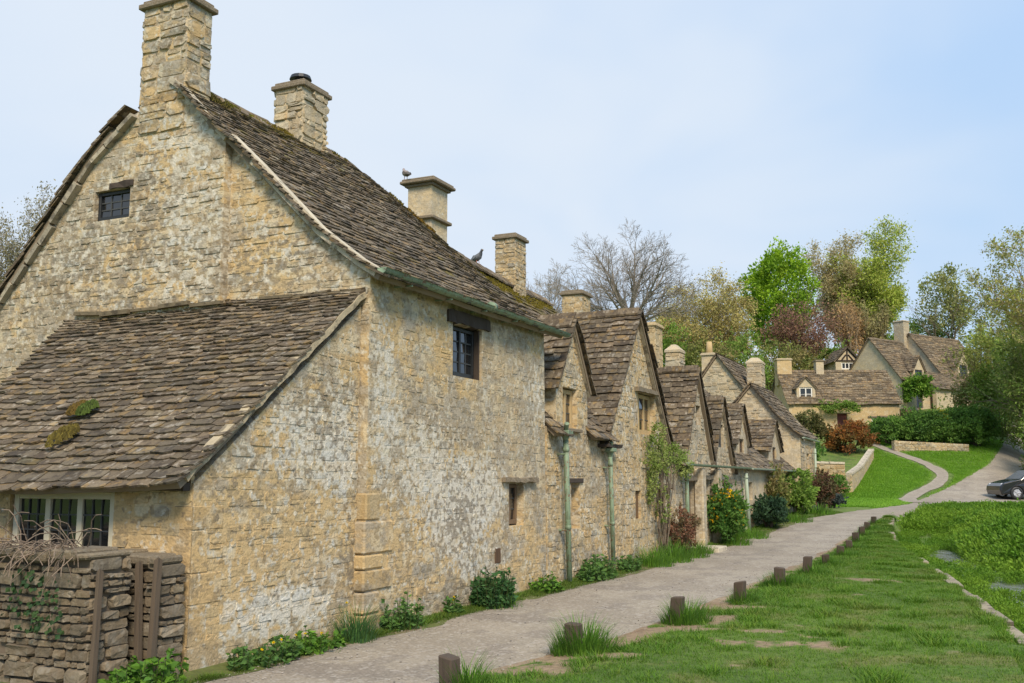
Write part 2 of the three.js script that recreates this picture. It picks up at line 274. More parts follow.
// courses of rubble over a wall's face
function rubble(fr, { poly, holes = [], mat, parent, max = 0, seed = 1, hgt = [0.09, 0.17], len = [1.2, 3.2], proud = [0.004, 0.02], ymin = 0, ymax = 99, so = 0, gap = 0.009, tones = [0.78, 1.0], one = 'stone', many = 'stones', wob = 0.02, skip = 0.06, pieces = null }) {
  const rnd = mulberry(seed), P = pieces || new Pieces(); let y = Math.max(ymin, Math.min(...poly.map((q) => q[1])));
  const top = Math.min(ymax, Math.max(...poly.map((q) => q[1])));
  while (y < top - 0.03) {
    const h = lerp(hgt[0], hgt[1], rnd() ** 1.3);
    const lo = spans(poly, y + 0.02), hi = spans(poly, Math.min(y + h, top) - 0.012); let iv = [];
    for (const [a, b] of lo) for (const [c, d] of hi) if (Math.min(b, d) - Math.max(a, c) > 0.05) iv.push([Math.max(a, c), Math.min(b, d)]);
    for (const [a, b, c, d] of holes) if (b < y + h && d > y) iv = cut(iv, a - 0.004, c + 0.004);
    for (const [a, b] of iv) {
      let s = a + 0.004;
      while (s < b - 0.05) {
        let w = Math.min(h * lerp(len[0], len[1], rnd()), b - s); if (b - s - w < 0.07) w = b - s;
        const parts = h > 0.12 && rnd() < 0.22 ? 2 : 1;
        for (let k = 0; k < parts; k++) {
          const ya = y + h * k / parts, yb = y + h * (k + 1) / parts; if (rnd() < skip) continue;
          const t = lerp(tones[0], tones[1], rnd()), wm = (rnd() - 0.5) * 0.10, dy = (vn(s * 1.3, y * 2, seed) - 0.5) * wob * 2;
          const g = stoneGeo(s + gap / 2, s + w - gap / 2, ya + gap / 2 + dy, yb - gap / 2 + dy, lerp(proud[0], proud[1], rnd() ** 1.5), rnd, 0.02, [Math.min(1, t * (1 + wm)), t, t * (1 - wm * 1.4)]);
          domUV(g, mat, (p, q, d) => [p + so + d * 0.7, q + d * 0.7]); g.applyMatrix4(fr.m);
          const c = V(s + w / 2, (ya + yb) / 2, 0).applyMatrix4(fr.m); P.add(g, [c.x, c.y, c.z], Math.sqrt(w * (yb - ya)));
        }
        s += w;
      }
    }
    y += h;
  }
  if (!pieces) P.done(parent, one, many, mat, max);
  return P;
}
// a slope of stone slates. prof: [run inwards, height] from the eaves to the ridge; s runs along ux from the frame's origin
function slope(o, ux, inn, { prof, s0 = 0, s1, left = () => s0, right = () => s1, sag = () => 0, e0 = 0.2, e1 = 0.11, wid = [0.16, 0.36], th = 0.022, parent, name = 'roof', max = 0, seed = 1, tone = 1, mossy = 0, slab = 0.07, pieces = null, mat = M.slate, lie = 1 }) {
  const rnd = mulberry(seed), cum = [0]; for (let i = 1; i < prof.length; i++) cum.push(cum[i - 1] + Math.hypot(prof[i][0] - prof[i - 1][0], prof[i][1] - prof[i - 1][1]));
  const L = cum[cum.length - 1];
  const at = (s, l, off) => {
    let i = 1; while (i < prof.length - 1 && l > cum[i]) i++;
    const t = (l - cum[i - 1]) / (cum[i] - cum[i - 1]), dr = prof[i][0] - prof[i - 1][0], dy = prof[i][1] - prof[i - 1][1], q = Math.hypot(dr, dy);
    const r = prof[i - 1][0] + dr * t - dy / q * off, y = prof[i - 1][1] + dy * t + dr / q * off + sag(s, l / L);
    return [o[0] + ux[0] * s + inn[0] * r, o[1] + y, o[2] + ux[2] * s + inn[2] * r];
  };
  const deck = new G(), ns = Math.max(2, Math.ceil((s1 - s0) / 0.6)), ls = [...cum.slice(0, -1).flatMap((c, i) => [c, (c + cum[i + 1]) / 2]), L];
  const gs = (i, l) => lerp(left(l / L), right(l / L), i / ns);
  for (let i = 0; i < ns; i++) for (let j = 0; j < ls.length - 1; j++) {
    const a = ls[j], b = ls[j + 1], top = [at(gs(i, a), a, -0.01), at(gs(i + 1, a), a, -0.01), at(gs(i + 1, b), b, -0.01), at(gs(i, b), b, -0.01)], bot = [at(gs(i, a), a, -slab), at(gs(i + 1, a), a, -slab), at(gs(i + 1, b), b, -slab), at(gs(i, b), b, -slab)];
    deck.quad(...top); deck.quad(bot[3], bot[2], bot[1], bot[0]);
    if (j === 0) deck.quad(bot[0], bot[1], top[1], top[0]);
    if (j === ls.length - 2) deck.quad(top[3], top[2], bot[2], bot[3]);
    if (i === 0) deck.quad(bot[3], bot[0], top[0], top[3]);
    if (i === ns - 1) deck.quad(bot[1], bot[2], top[2], top[1]);
  }
  const roof = wpart(name, deck.build(), M.deck, parent);
  const P = pieces || new Pieces(); let l = -0.05, row = 0;
  while (l < L - 0.03) {
    const e = lerp(e0, e1, clamp(l / L)) * (0.85 + 0.3 * rnd()), lt = Math.min(L + 0.02, l + e * 1.75), lm = clamp(l / L);
    let s = left(lm) - 0.04 - rnd() * 0.05; const sr = right(lm) + 0.05;
    while (s < sr - 0.05) {
      let w = lerp(wid[0], wid[1], rnd()) * lerp(1.15, 0.8, lm); if (sr - s - w < 0.08) w = sr - s;
      const up = th * lie * (1.25 + 0.9 * rnd()), j = () => (rnd() - 0.5) * 0.028, t0 = th * (0.8 + 0.6 * rnd()), a = s + 0.003, b = s + w - 0.003, lo = l + (rnd() - 0.5) * 0.05 * (e / 0.15) + (vn(s * 0.8, row * 0.3, seed) - 0.5) * 0.06, sk = (rnd() - 0.5) * 0.02;
      const pts = [[a, lo + j(), up], [lerp(a, b, 0.3), lo + j() - 0.008, up + (rnd() - .5) * .006], [lerp(a, b, 0.7), lo + j() - 0.008, up + (rnd() - .5) * .006], [b, lo + j(), up * (0.8 + 0.4 * rnd())], [b + sk, lt, th * 0.25], [a + sk, lt, th * 0.25]];
      const T = pts.map(([p, q, z]) => at(p, Math.max(-0.12, q), z)), B = pts.map(([p, q, z]) => at(p, Math.max(-0.12, q), z - t0)), g = new G();
      let k = tone * lerp(0.42, 1.0, rnd()); if (rnd() < 0.07) k = Math.min(1, k * 1.5); const wm = (rnd() - 0.45) * 0.09; let col = [Math.min(1, k * (1 + wm)), Math.min(1, k), Math.min(1, k * (1 - wm))];
      const ms = typeof mossy === 'function' ? mossy(s, lm, rnd) : 0; if (ms > 0) col = mix3(col, [0.62, 0.62, 0.14], ms);
      const ou = rnd() * 7, ov = rnd() * 7, uv = pts.map(([p, q]) => [p * 0.9 + ou, q * 0.9 + ov]);
      for (let i = 1; i < 5; i++) g.tri(T[0], T[i], T[i + 1], col, [uv[0], uv[i], uv[i + 1]]);
      for (const [m, n] of [[0, 1], [1, 2], [2, 3], [3, 4], [5, 0]]) g.quad(B[m], B[n], T[n], T[m], col, [uv[m], uv[n], [uv[n][0], uv[n][1] + t0], [uv[m][0], uv[m][1] + t0]]);
      P.add(g.build(), at((a + b) / 2, clamp(lo, 0, L), 0), Math.sqrt(w * e)); s += w;
    }
    l += e; row++;
  }
  if (!pieces) P.done(roof, 'slate', 'slates', mat, max);
  return { roof, at, L };
}
// a run of stones laid over a ridge from a to b (world), saddle-shaped, each a piece
function ridge(parent, a, b, { seed = 5, w = 0.2, drop = 0.16, len = 0.42, mat = M.slate, sag = () => 0, tone = 0.9, max = 40 }) {
  const rnd = mulberry(seed), A = V(...a), B = V(...b), L = A.distanceTo(B), d = B.clone().sub(A).normalize(), x = V(0, 0, 0).crossVectors(d, V(0, 1, 0)).normalize(), P = new Pieces(); let s = 0;
  while (s < L - 0.05) {
    const l = Math.min(len * (0.7 + 0.6 * rnd()), L - s), g = new G(), k = tone * (0.7 + 0.4 * rnd()), jy = (rnd() - 0.5) * 0.03, col = [k, k * 0.97, k * 0.92], th = 0.035;
    const pt = (q, off, dy) => { const c = A.clone().addScaledVector(d, q).addScaledVector(x, off); return [c.x, c.y + dy + jy + sag(q), c.z]; };
    const q0 = s + 0.005, q1 = s + l - 0.005, sec = [[-w, -drop], [-0.04, 0], [0.04, 0], [w, -drop]], low = [[-w + 0.01, -drop - th], [-0.03, -th], [0.03, -th], [w - 0.01, -drop - th]];
    for (let i = 0; i < 3; i++) { g.quad(pt(q0, ...sec[i]), pt(q0, ...sec[i + 1]), pt(q1, ...sec[i + 1]), pt(q1, ...sec[i]), col); for (const [q, f] of [[q0, 0], [q1, 1]]) { const r = [pt(q, ...low[i]), pt(q, ...low[i + 1]), pt(q, ...sec[i + 1]), pt(q, ...sec[i])]; g.quad(...(f ? r : r.reverse()), col); } }
    g.quad(pt(q1, ...sec[0]), pt(q1, ...low[0]), pt(q0, ...low[0]), pt(q0, ...sec[0]), col); g.quad(pt(q0, ...sec[3]), pt(q0, ...low[3]), pt(q1, ...low[3]), pt(q1, ...sec[3]), col);
    const c = pt(s + l / 2, 0, 0); P.add(seedUV(g.build(), rnd() * 5, rnd() * 5), c, Math.sqrt(l * w)); s += l;
  }
  P.done(parent, 'ridge_stone', 'ridge_stones', mat, max);
}
// strip of section w x t running along points (verges, copings, gutters of flat section)
function strip(pts, nrm, w, t, col = [1, 1, 1], jit = 0, seed = 1) {
  const rnd = mulberry(seed), g = new G();
  const R = pts.map((p, i) => { const a = pts[Math.max(0, i - 1)], b = pts[Math.min(pts.length - 1, i + 1)], d = V(b[0] - a[0], b[1] - a[1], b[2] - a[2]).normalize(), n = V(...nrm), u = V(0, 0, 0).crossVectors(n, d).normalize(), jj = (rnd() - 0.5) * jit; const q = (e, f) => [p[0] + n.x * e + u.x * f, p[1] + n.y * e + u.y * f, p[2] + n.z * e + u.z * f]; return [q(0, jj), q(w, jj), q(w, t + jj), q(0, t + jj)]; });
  for (let i = 0; i + 1 < R.length; i++) for (let k = 0; k < 4; k++) g.quad(R[i][k], R[i][(k + 1) % 4], R[i + 1][(k + 1) % 4], R[i + 1][k], col);
  g.quad(...R[0].slice().reverse(), col); g.quad(...R[R.length - 1], col); return g.build();
}
// a window: frame with lights, bars and panes, set back in an opening of a frame (s, y)
function windowUnit(fr, parent, { s0, s1, y0, y1, inset = 0.12, lights = 2, nx = 2, ny = 4, fw = 0.035, mat = M.iron, bar = M.lead, glass = M.glass, bw = 0.008, name = 'window', tilt = 0.07, seed = 3 }) {
  const rnd = mulberry(seed), g = new G(), d0 = -inset - 0.05, d1 = -inset, W = (s1 - s0 - fw) / lights;
  g.box(s0, y0, d0, s0 + fw, y1, d1, undefined, 0.004); g.box(s1 - fw, y0, d0, s1, y1, d1, undefined, 0.004); g.box(s0 + fw, y1 - fw, d0, s1 - fw, y1, d1 - 0.003, undefined, 0.004); g.box(s0 + fw, y0, d0, s1 - fw, y0 + fw * 1.2, d1 + 0.004, undefined, 0.004);
  for (let i = 1; i < lights; i++) g.box(s0 + i * W, y0 + fw * 1.2, d0, s0 + i * W + fw, y1 - fw, d1 - 0.006, undefined, 0.004);
  const geo = g.build(); geo.applyMatrix4(fr.m); const win = wpart(name, geo, mat, parent);
  for (let i = 0; i < lights; i++) {
    const a = s0 + i * W + fw, b = s0 + (i + 1) * W, c = y0 + fw * 1.2, e = y1 - fw, pg = new G(), bg = new G();
    for (let p = 0; p < nx; p++) for (let q = 0; q < ny; q++) {       // each quarry sits at its own slight angle
      const xa = lerp(a, b, p / nx), xb = lerp(a, b, (p + 1) / nx), ya = lerp(c, e, q / ny), yb = lerp(c, e, (q + 1) / ny), tx = (rnd() - 0.5) * tilt * (xb - xa), ty = (rnd() - 0.5) * tilt * (yb - ya), z = d0 + 0.02;
      pg.quad([xa, ya, z - tx - ty], [xb, ya, z + tx - ty], [xb, yb, z + tx + ty], [xa, yb, z - tx + ty]);
    }
    for (let p = 1; p < nx; p++) { const x = lerp(a, b, p / nx); bg.box(x - bw, c, d0 + 0.012, x + bw, e, d0 + 0.032); }
    for (let q = 1; q < ny; q++) { const y = lerp(c, e, q / ny); bg.box(a, y - bw, d0 + 0.014, b, y + bw, d0 + 0.03); }
    const pgeo = pg.build(); pgeo.applyMatrix4(fr.m); wpart('pane', pgeo, glass, win);
    if (bg.p.length) { const bgeo = bg.build(); bgeo.applyMatrix4(fr.m); wpart('glazing_bars', bgeo, bar, win); }
  }
  return win;
}
// an uneven beam or slab (lintels, hoods, sills) in a frame
function slabIn(fr, s0, y0, d0, s1, y1, d1, seed = 1, j = 0.012) {
  const rnd = mulberry(seed), n = Math.max(2, Math.round((s1 - s0) / 0.12)), g = new G(), R = [];
  for (let i = 0; i <= n; i++) { const s = lerp(s0, s1, i / n), e = () => (rnd() - 0.5) * 2 * j; R.push([[s, y0 + e(), d0], [s, y0 + e(), d1 + e()], [s, y1 + e(), d1 + e()], [s, y1 + e(), d0]]); }
  for (let i = 0; i < n; i++) for (let k = 0; k < 4; k++) g.quad(R[i + 1][k], R[i + 1][(k + 1) % 4], R[i][(k + 1) % 4], R[i][k]);
  g.quad(...R[0]); g.quad(...R[n].slice().reverse());
  const geo = g.build(); geo.applyMatrix4(fr.m); return geo;
}
function inFrame(fr, g) { const x = g instanceof G ? g.build() : g; x.applyMatrix4(fr.m); return x; }
// chimney stack of coursed stone with a cap
function chimney(parent, { x0, x1, z0, z1, y0, y1, mat = M.row, hgt = [0.09, 0.17], max = 0, seed = 1, cap = 'slabs', proud = [0.004, 0.025], len = [1.3, 3], stones = true, capMat = M.dry, tones = [0.8, 1], pot = 0 }) {
  const core = new G().box(x0, y0, z1, x1, y1, z0).build(); domUV(core, mat, (x, y, z) => [x + z + 20, y]); const c = wpart('chimney', core, mat, parent), P = new Pieces();
  if (stones) [[[x0, 0, z0], [1, 0, 0], [0, 0, 1], x1 - x0], [[x1, 0, z0], [0, 0, -1], [1, 0, 0], z0 - z1], [[x0, 0, z1], [0, 0, 1], [-1, 0, 0], z0 - z1]].forEach(([o, ux, n, L], i) => rubble(frame(o, ux, n), { poly: [[-0.01, y0], [L + 0.01, y0], [L + 0.01, y1], [-0.01, y1]], mat, seed: seed + i, hgt, len, proud, pieces: P, skip: 0, so: seed * 1.3, tones, wob: 0.004 }));
  P.done(c, 'stone', 'stones', mat, max);
  const g = new G(), e = 0.06;
  if (cap === 'slabs') { g.box(x0 - e, y1, z1 - e, x1 + e, y1 + 0.07, z0 + e, undefined, 0.012); g.box(x0 - 0.02, y1 + 0.07, z1 - 0.02, x1 + 0.02, y1 + 0.12, z0 + 0.02, undefined, 0.01); }
  else if (cap === 'wide') { g.box(x0 - 0.05, y1, z1 - 0.05, x1 + 0.05, y1 + 0.05, z0 + 0.05, undefined, 0.01); g.box(x0 - 0.12, y1 + 0.05, z1 - 0.12, x1 + 0.12, y1 + 0.11, z0 + 0.12, undefined, 0.015); g.box(x0 - 0.09, y1 + 0.11, z1 - 0.09, x1 + 0.09, y1 + 0.15, z0 + 0.09, undefined, 0.012); }
  else if (cap === 'cone') { const a = 0.04, q = 0.16, y = y1 + 0.08; g.box(x0 - a, y1, z1 - a, x1 + a, y, z0 + a, undefined, 0.01); g.hull8([[x0 - a, y, z1 - a], [x1 + a, y, z1 - a], [x1 + a, y, z0 + a], [x0 - a, y, z0 + a], [x0 + q, y + 0.2, z1 + q], [x1 - q, y + 0.2, z1 + q], [x1 - q, y + 0.2, z0 - q], [x0 + q, y + 0.2, z0 - q]]); }
  wpart('cap', seedUV(g.build(), seed, 0), capMat, c);
  return c;
}
// ------------------------------------------------------------------ ground
const pw = (t) => (z) => { if (z >= t[0][0]) return t[0][1]; for (let i = 1; i < t.length; i++) if (z >= t[i][0]) return lerp(t[i][1], t[i - 1][1], (z - t[i][0]) / (t[i - 1][0] - t[i][0])); return t[t.length - 1][1]; };
const laneL = pw([[12, 0.1], [2.6, 0.14], [0.2, 0.18], [-4.6, 0.34], [-12.3, 0.44], [-20, 0.6], [-24, 0.8], [-27, 1.45], [-31, 2.0], [-37.6, 2.7], [-45, 3.4], [-52.2, 5.16], [-57.2, 6.4], [-64.2, 7.3], [-75, 8.2], [-95, 9.5]]);
const laneR = pw([[12, 1.9], [1.7, 2.12], [-0.9, 2.53], [-3.3, 2.73], [-10, 2.85], [-19, 2.9], [-25, 3.05], [-35.5, 4.5], [-46, 6.0], [-50, 7.2], [-58, 8.2], [-64.5, 8.9], [-75, 9.8], [-95, 11.2]]);
const edgeX = pw([[12, 7.6], [-2.6, 6.27], [-7.3, 5.59], [-11.3, 5.02], [-17.3, 3.95], [-22, 3.55], [-26, 3.3]]);
const up = (t) => (d) => { if (d <= t[0][0]) return t[0][1]; for (let i = 1; i < t.length; i++) if (d <= t[i][0]) { return lerp(t[i - 1][1], t[i][1], (d - t[i - 1][0]) / (t[i][0] - t[i - 1][0])); } return t[t.length - 1][1]; };
const hillA = up([[46, 0], [50, 0.15], [54, 0.75], [60, 1.9], [66, 3.3], [70, 4.2], [80, 6.4], [95, 9.2], [130, 15], [220, 21], [500, 27]]), hillB = up([[46, 0], [52, 0.15], [60, 1.0], [78, 2.4], [95, 4.6], [130, 9], [220, 16], [500, 22]]);
const yawC = Math.cos(camera.rotation.y), yawS = Math.sin(camera.rotation.y);
function ground(x, z) {
  const px = x - 5.96, pz = z - 9.14, X = px * yawC - pz * yawS, D = -px * yawS - pz * yawC, a = D > 1 ? X / D : 0;
  let h = 0.42 * ss(-12, -30, z) + lerp(hillA(D), hillB(D), ss(0.47, 0.56, a)) * ss(-0.3, 0.25, a);
  const back = Math.max(0, -x - 7); h = Math.max(h, h * 0.5 + Math.min(15, back * 0.20) * ss(0, 8, back));
  const e = x - edgeX(z), wet = ss(-31, -26, z);
  if (wet < 1) { }
  if (e > 0 && z > -31) { const k = ss(-31, -25, z); h -= k * (0.55 * ss(0.0, 0.12, e) - 0.62 * ss(1.7, 3.0, e) - 0.15 * ss(4, 8, e)); }
  if (z > -26 && x > laneR(z) && e < 0.02) h += 0.06 * ss(0, 0.8, x - laneR(z)) + 0.05 * (fbm(x * 0.9, z * 0.9, 3, 301) - 0.5) * ss(0, 0.5, x - laneR(z)) * ss(0.02, -0.4, e);
  if (x < laneL(z) && z > -40) h += 0.05 * ss(0, 0.35, laneL(z) - x);
  return h;
}
const gx = [], gz = [];
{
  let x = -700; while (x < 700) { gx.push(x); const d = Math.abs(x - 3.5); x += d < 5 ? 0.25 : d < 14 ? 0.7 : d < 60 ? 2 : d < 160 ? 8 : 60; } gx.push(700);
  let z = 60; while (z > -900) { gz.push(z); z -= z > 14 ? 6 : z > -30 ? 0.4 : z > -110 ? 1.2 : z > -200 ? 8 : 60; } gz.push(-900);
}
const gh = gz.map((z) => gx.map((x) => ground(x, z)));
const find = (a, v, desc) => { let lo = 0, hi = a.length - 2; while (lo < hi) { const m = (lo + hi + 1) >> 1; (desc ? a[m] >= v : a[m] <= v) ? lo = m : hi = m - 1; } return lo; };
function H(x, z) {      // height of the ground sheet itself
  const i = find(gx, x), j = find(gz, z, true), u = (x - gx[i]) / (gx[i + 1] - gx[i]), v = (z - gz[j]) / (gz[j + 1] - gz[j]);
  const a = gh[j][i], b = gh[j][i + 1], c = gh[j + 1][i], d = gh[j + 1][i + 1];
  return u + v <= 1 ? a + (b - a) * u + (c - a) * v : d + (c - d) * (1 - u) + (b - d) * (1 - v);
}
const grassTile = tex(512, 512, (u, v) => {
  const a = fbm(u * 6, v * 6, 4, 401, 6), b = fbm(u * 60, v * 60, 3, 411, 60), c = fbm(u * 18, v * 18, 3, 421, 18);
  let col = mix3([0.075, 0.135, 0.022], [0.125, 0.195, 0.03], ss(0.3, 0.7, a)); col = mix3(col, [0.17, 0.165, 0.06], ss(0.55, 0.7, c) * 0.6);
  const k = 0.55 + 0.9 * b; return [col[0] * k, col[1] * k, col[2] * k];
});
M.ground = std({ map: grassTile, roughness: 1, bumpMap: again(grainBump, 1), bumpScale: 0.03 });
{
  const p = [], u = [], c = [], ix = [], W = gx.length;
  gz.forEach((z, j) => gx.forEach((x, i) => { p.push(x, gh[j][i], z); u.push(x / 2.3, z / 2.3); const k = 0.75 + 0.5 * fbm(x * 0.13, z * 0.13, 3, 431), d = fbm(x * 0.35, z * 0.35, 3, 433); const soil = x < 0.6 && x > -7 && z > -31 && z < 5 ? 0.8 : ss(0.62, 0.72, d) * 0.4; const q = mix3([k, k, k], [1.0, 0.62, 1.0], soil); c.push(Math.min(1, q[0]), Math.min(1, q[1]), Math.min(1, q[2])); }));
  for (let j = 0; j < gz.length - 1; j++) for (let i = 0; i < W - 1; i++) { const a = j * W + i; ix.push(a, a + 1, a + W, a + 1, a + W + 1, a + W); }
  const g = new THREE.BufferGeometry(); g.setAttribute('position', new THREE.Float32BufferAttribute(p, 3)); g.setAttribute('uv', new THREE.Float32BufferAttribute(u, 2)); g.setAttribute('color', new THREE.Float32BufferAttribute(c, 3)); g.setIndex(ix); g.computeVertexNormals();
  structure('ground', g, M.ground);
}
// sheet draped on the ground between two curves of z
function drape(z0, z1, step, cols, L, R, lift, k = 1, uvf) {
  const p = [], u = [], c = [], ix = [], n = Math.round((z0 - z1) / step);
  for (let j = 0; j <= n; j++) { const z = z0 - (z0 - z1) * j / n; for (let i = 0; i <= cols; i++) { const x = lerp(L(z), R(z), i / cols); p.push(x, H(x, z) + lift, z); uvf ? u.push(...uvf(x, z)) : u.push(x * k, z * k); const sh = 0.82 + 0.3 * fbm(x * 0.7 + 9, z * 0.35, 4, 555); c.push(Math.min(1, sh * 1.01), Math.min(1, sh), Math.min(1, sh * 0.985)); } }
  for (let j = 0; j < n; j++) for (let i = 0; i < cols; i++) { const a = j * (cols + 1) + i, b = a + cols + 1; ix.push(a, a + 1, b, a + 1, b + 1, b); }
  const g = new THREE.BufferGeometry(); g.setAttribute('position', new THREE.Float32BufferAttribute(p, 3)); g.setAttribute('uv', new THREE.Float32BufferAttribute(u, 2)); g.setAttribute('color', new THREE.Float32BufferAttribute(c, 3)); g.setIndex(ix); g.computeVertexNormals(); return g;
}
const roadTile = tex(1024, 1024, (u, v) => {
  const a = fbm(u * 3, v * 3, 4, 501, 3), b = fbm(u * 90, v * 90, 2, 511, 90), c = fbm(u * 11, v * 11, 4, 521, 11), e = vn(u * 220, v * 220, 9, 220);
  let col = mix3([0.275, 0.234, 0.182], [0.335, 0.29, 0.228], ss(0.3, 0.7, a)); col = mix3(col, [0.21, 0.18, 0.15], ss(0.56, 0.68, c) * 0.55); col = mix3(col, [0.43, 0.39, 0.34], ss(0.62, 0.7, b) * 0.5);
  const k = 0.78 + 0.44 * e; return [col[0] * k, col[1] * k, col[2] * k];
});
M.road = std({ map: roadTile, roughness: 0.93, bumpMap: tex(512, 512, (u, v) => 0.6 * fbm(u * 110, v * 110, 2, 531, 110) + 0.4 * fbm(u * 9, v * 9, 3, 541, 9), { srgb: false }), bumpScale: 0.012 });
const rag = (z, s, k = 1) => (fbm(z * 1.1, s, 4, 551) - 0.5) * 0.32 * k;
structure('road', drape(13, -95, 0.2, 6, (z) => laneL(z) + rag(z, 1.3), (z) => laneR(z) + rag(z, 7.7, 1.4), 0.012, 0.28), M.road);
structure('road', drape(-40, -54, 0.35, 14, (z) => laneR(z) - 0.6, (z) => laneR(z) + 12 - 4 * Math.abs((z + 47) / 7) ** 2, 0.017, 0.28), M.road);
// trodden earth edges of the lane
M.earth = std({ map: tex(512, 512, (u, v) => { const b = fbm(u * 40, v * 40, 3, 561, 40), a = fbm(u * 6, v * 6, 4, 571, 6); const c = mix3([0.30, 0.225, 0.15], [0.24, 0.165, 0.10], ss(0.35, 0.65, a)), k = 0.7 + 0.6 * b; return [c[0] * k, c[1] * k, c[2] * k]; }), roughness: 1, bumpMap: again(grainBump, 2), bumpScale: 0.02 });
structure('verge', drape(3, -24, 0.15, 3, (z) => laneR(z) - 0.10 + rag(z, 17, 0.8), (z) => laneR(z) + 0.12 + Math.max(-0.08, rag(z * 0.5, 27, 3.2)), 0.018, 0.5), M.earth);
structure('verge', drape(4, -24, 0.15, 3, (z) => laneL(z) - 0.25, (z) => laneL(z) + 0.09 + rag(z, 37, 1.1), 0.016, 0.5), M.mossEarth = std({ map: tex(512, 512, (u, v) => { const b = fbm(u * 40, v * 40, 3, 563, 40), a = fbm(u * 7, v * 7, 4, 573, 7); const c = mix3([0.22, 0.165, 0.105], [0.11, 0.13, 0.03], ss(0.36, 0.56, a)), k = 0.7 + 0.6 * b; return [c[0] * k, c[1] * k, c[2] * k]; }), roughness: 1, bumpMap: again(grainBump, 2), bumpScale: 0.02 }));
// lawn between the lane and the stream, with worn patches
const worn = (x, z) => {
  let m = 0; for (const [bx, bz, sx, sz, k] of [[4.3, -0.75, 0.6, 0.35, 0.65], [3.15, -2.5, 0.3, 0.4, 1.1], [2.95, -1.6, 0.3, 0.3, 0.9], [2.7, 0.9, 0.4, 0.4, 0.45], [3.75, -1.5, 0.6, 0.2, 0.7], [4.2, -7.4, 0.7, 0.25, 0.55], [3.3, -3.4, .4, .4, .7], [2.75, -0.7, .3, .5, .8], [2.9, 0.4, .4, .2, .5]]) m += blob(x, z, bx, bz, sx, sz, k);
  m += blob(x - laneR(z), 0, 0, 0, 0.28, 1, 0.55);
  return m + (fbm(x * 2.3, z * 2.3, 5, 601) - 0.5) * 1.5 + (fbm(x * 9, z * 9, 3, 607) - 0.5) * 0.5;
};
{
  const X0 = 1.8, X1 = 7.2, Z0 = 5, Z1 = -26;
  const t = tex(768, 2048, (u, v) => {
    const x = lerp(X0, X1, u), z = lerp(Z0, Z1, v), a = fbm(x * 0.8, z * 0.8, 4, 611), b = fbm(x * 22, z * 22, 3, 613), m = worn(x, z);
    let col = mix3([0.075, 0.13, 0.016], [0.105, 0.165, 0.022], ss(0.35, 0.65, a)); col = mix3(col, [0.19, 0.17, 0.06], ss(0.5, 0.7, fbm(x * 2.6, z * 2.6, 4, 617)) * 0.55);
    col = mix3(col, [0.27, 0.195, 0.12], ss(0.42, 0.62, m)); const k = 0.6 + 0.8 * b; return [col[0] * k, col[1] * k, col[2] * k];
  });
  t.wrapS = t.wrapT = THREE.ClampToEdgeWrapping;
  M.lawn = std({ map: t, roughness: 1, bumpMap: again(grainBump, 5, 30), bumpScale: 0.02 });
  structure('lawn', drape(5, -25.5, 0.2, 14, (z) => laneR(z) + 0.02 + Math.max(-0.1, rag(z, 47, 1.2)), (z) => edgeX(z) - 0.03, 0.024, 1, (x, z) => [(x - X0) / (X1 - X0), (z - Z0) / (Z1 - Z0)]), M.lawn);
}
// stream
{
  const g = new THREE.PlaneGeometry(9, 50, 40, 200); g.rotateX(-Math.PI / 2); g.translate(7.5, -0.30, -10);
  M.water = new THREE.MeshPhysicalMaterial({ roughness: 0.06, metalness: 0, transmission: 0.55, thickness: 0.3, ior: 1.33, bumpMap: tex(512, 512, (u, v) => 0.7 * fbm(u * 14, v * 14, 3, 701, 14) + 0.3 * fbm(u * 44, v * 44, 2, 707, 44), { srgb: false, repeat: [3, 14] }), bumpScale: 0.05, attenuationDistance: 0.4 });
  M.water.attenuationColor = new THREE.Color().setRGB(0.25, 0.24, 0.14); M.water.color.setRGB(0.5, 0.52, 0.5);
  structure('stream', g, M.water);
  M.bed = plain(0.10, 0.085, 0.05, { roughness: 1 });
}
// footpath winding up the green
const pathPts = [];
{
  const pts = [[3.2, -41.5], [2.7, -43.6], [2.9, -46], [3.8, -50], [4.0, -53], [3.1, -56], [1.6, -58.2], [0.6, -59.6], [-0.6, -61.5]].map(([x, z]) => V(x, 0, z)), cv = new THREE.CatmullRomCurve3(pts), n = 90, keep = pathPts.push(...cv.getPoints(60)), p = [], u = [], c = [], ix = [];
  for (let i = 0; i <= n; i++) { const q = cv.getPoint(i / n), t = cv.getTangent(i / n), w = 0.27 + 0.35 * Math.exp(-i / 5) + 0.14 * vn(i * 0.4, 1, 3); for (let k = -1; k <= 1; k++) { const x = q.x - t.z * w * k, z = q.z + t.x * w * k; p.push(x, H(x, z) + 0.03, z); u.push(k * w, i * 0.2); c.push(1, 1, 1); } }
  for (let i = 0; i < n; i++) for (let k = 0; k < 2; k++) { const a = i * 3 + k; ix.push(a, a + 1, a + 3, a + 1, a + 4, a + 3); }
  const g = new THREE.BufferGeometry(); g.setAttribute('position', new THREE.Float32BufferAttribute(p, 3)); g.setAttribute('uv', new THREE.Float32BufferAttribute(u, 2)); g.setAttribute('color', new THREE.Float32BufferAttribute(c, 3)); g.setIndex(ix); g.computeVertexNormals();
  structure('path', g, M.path = std({ map: roadTile, roughness: 1 }));
}
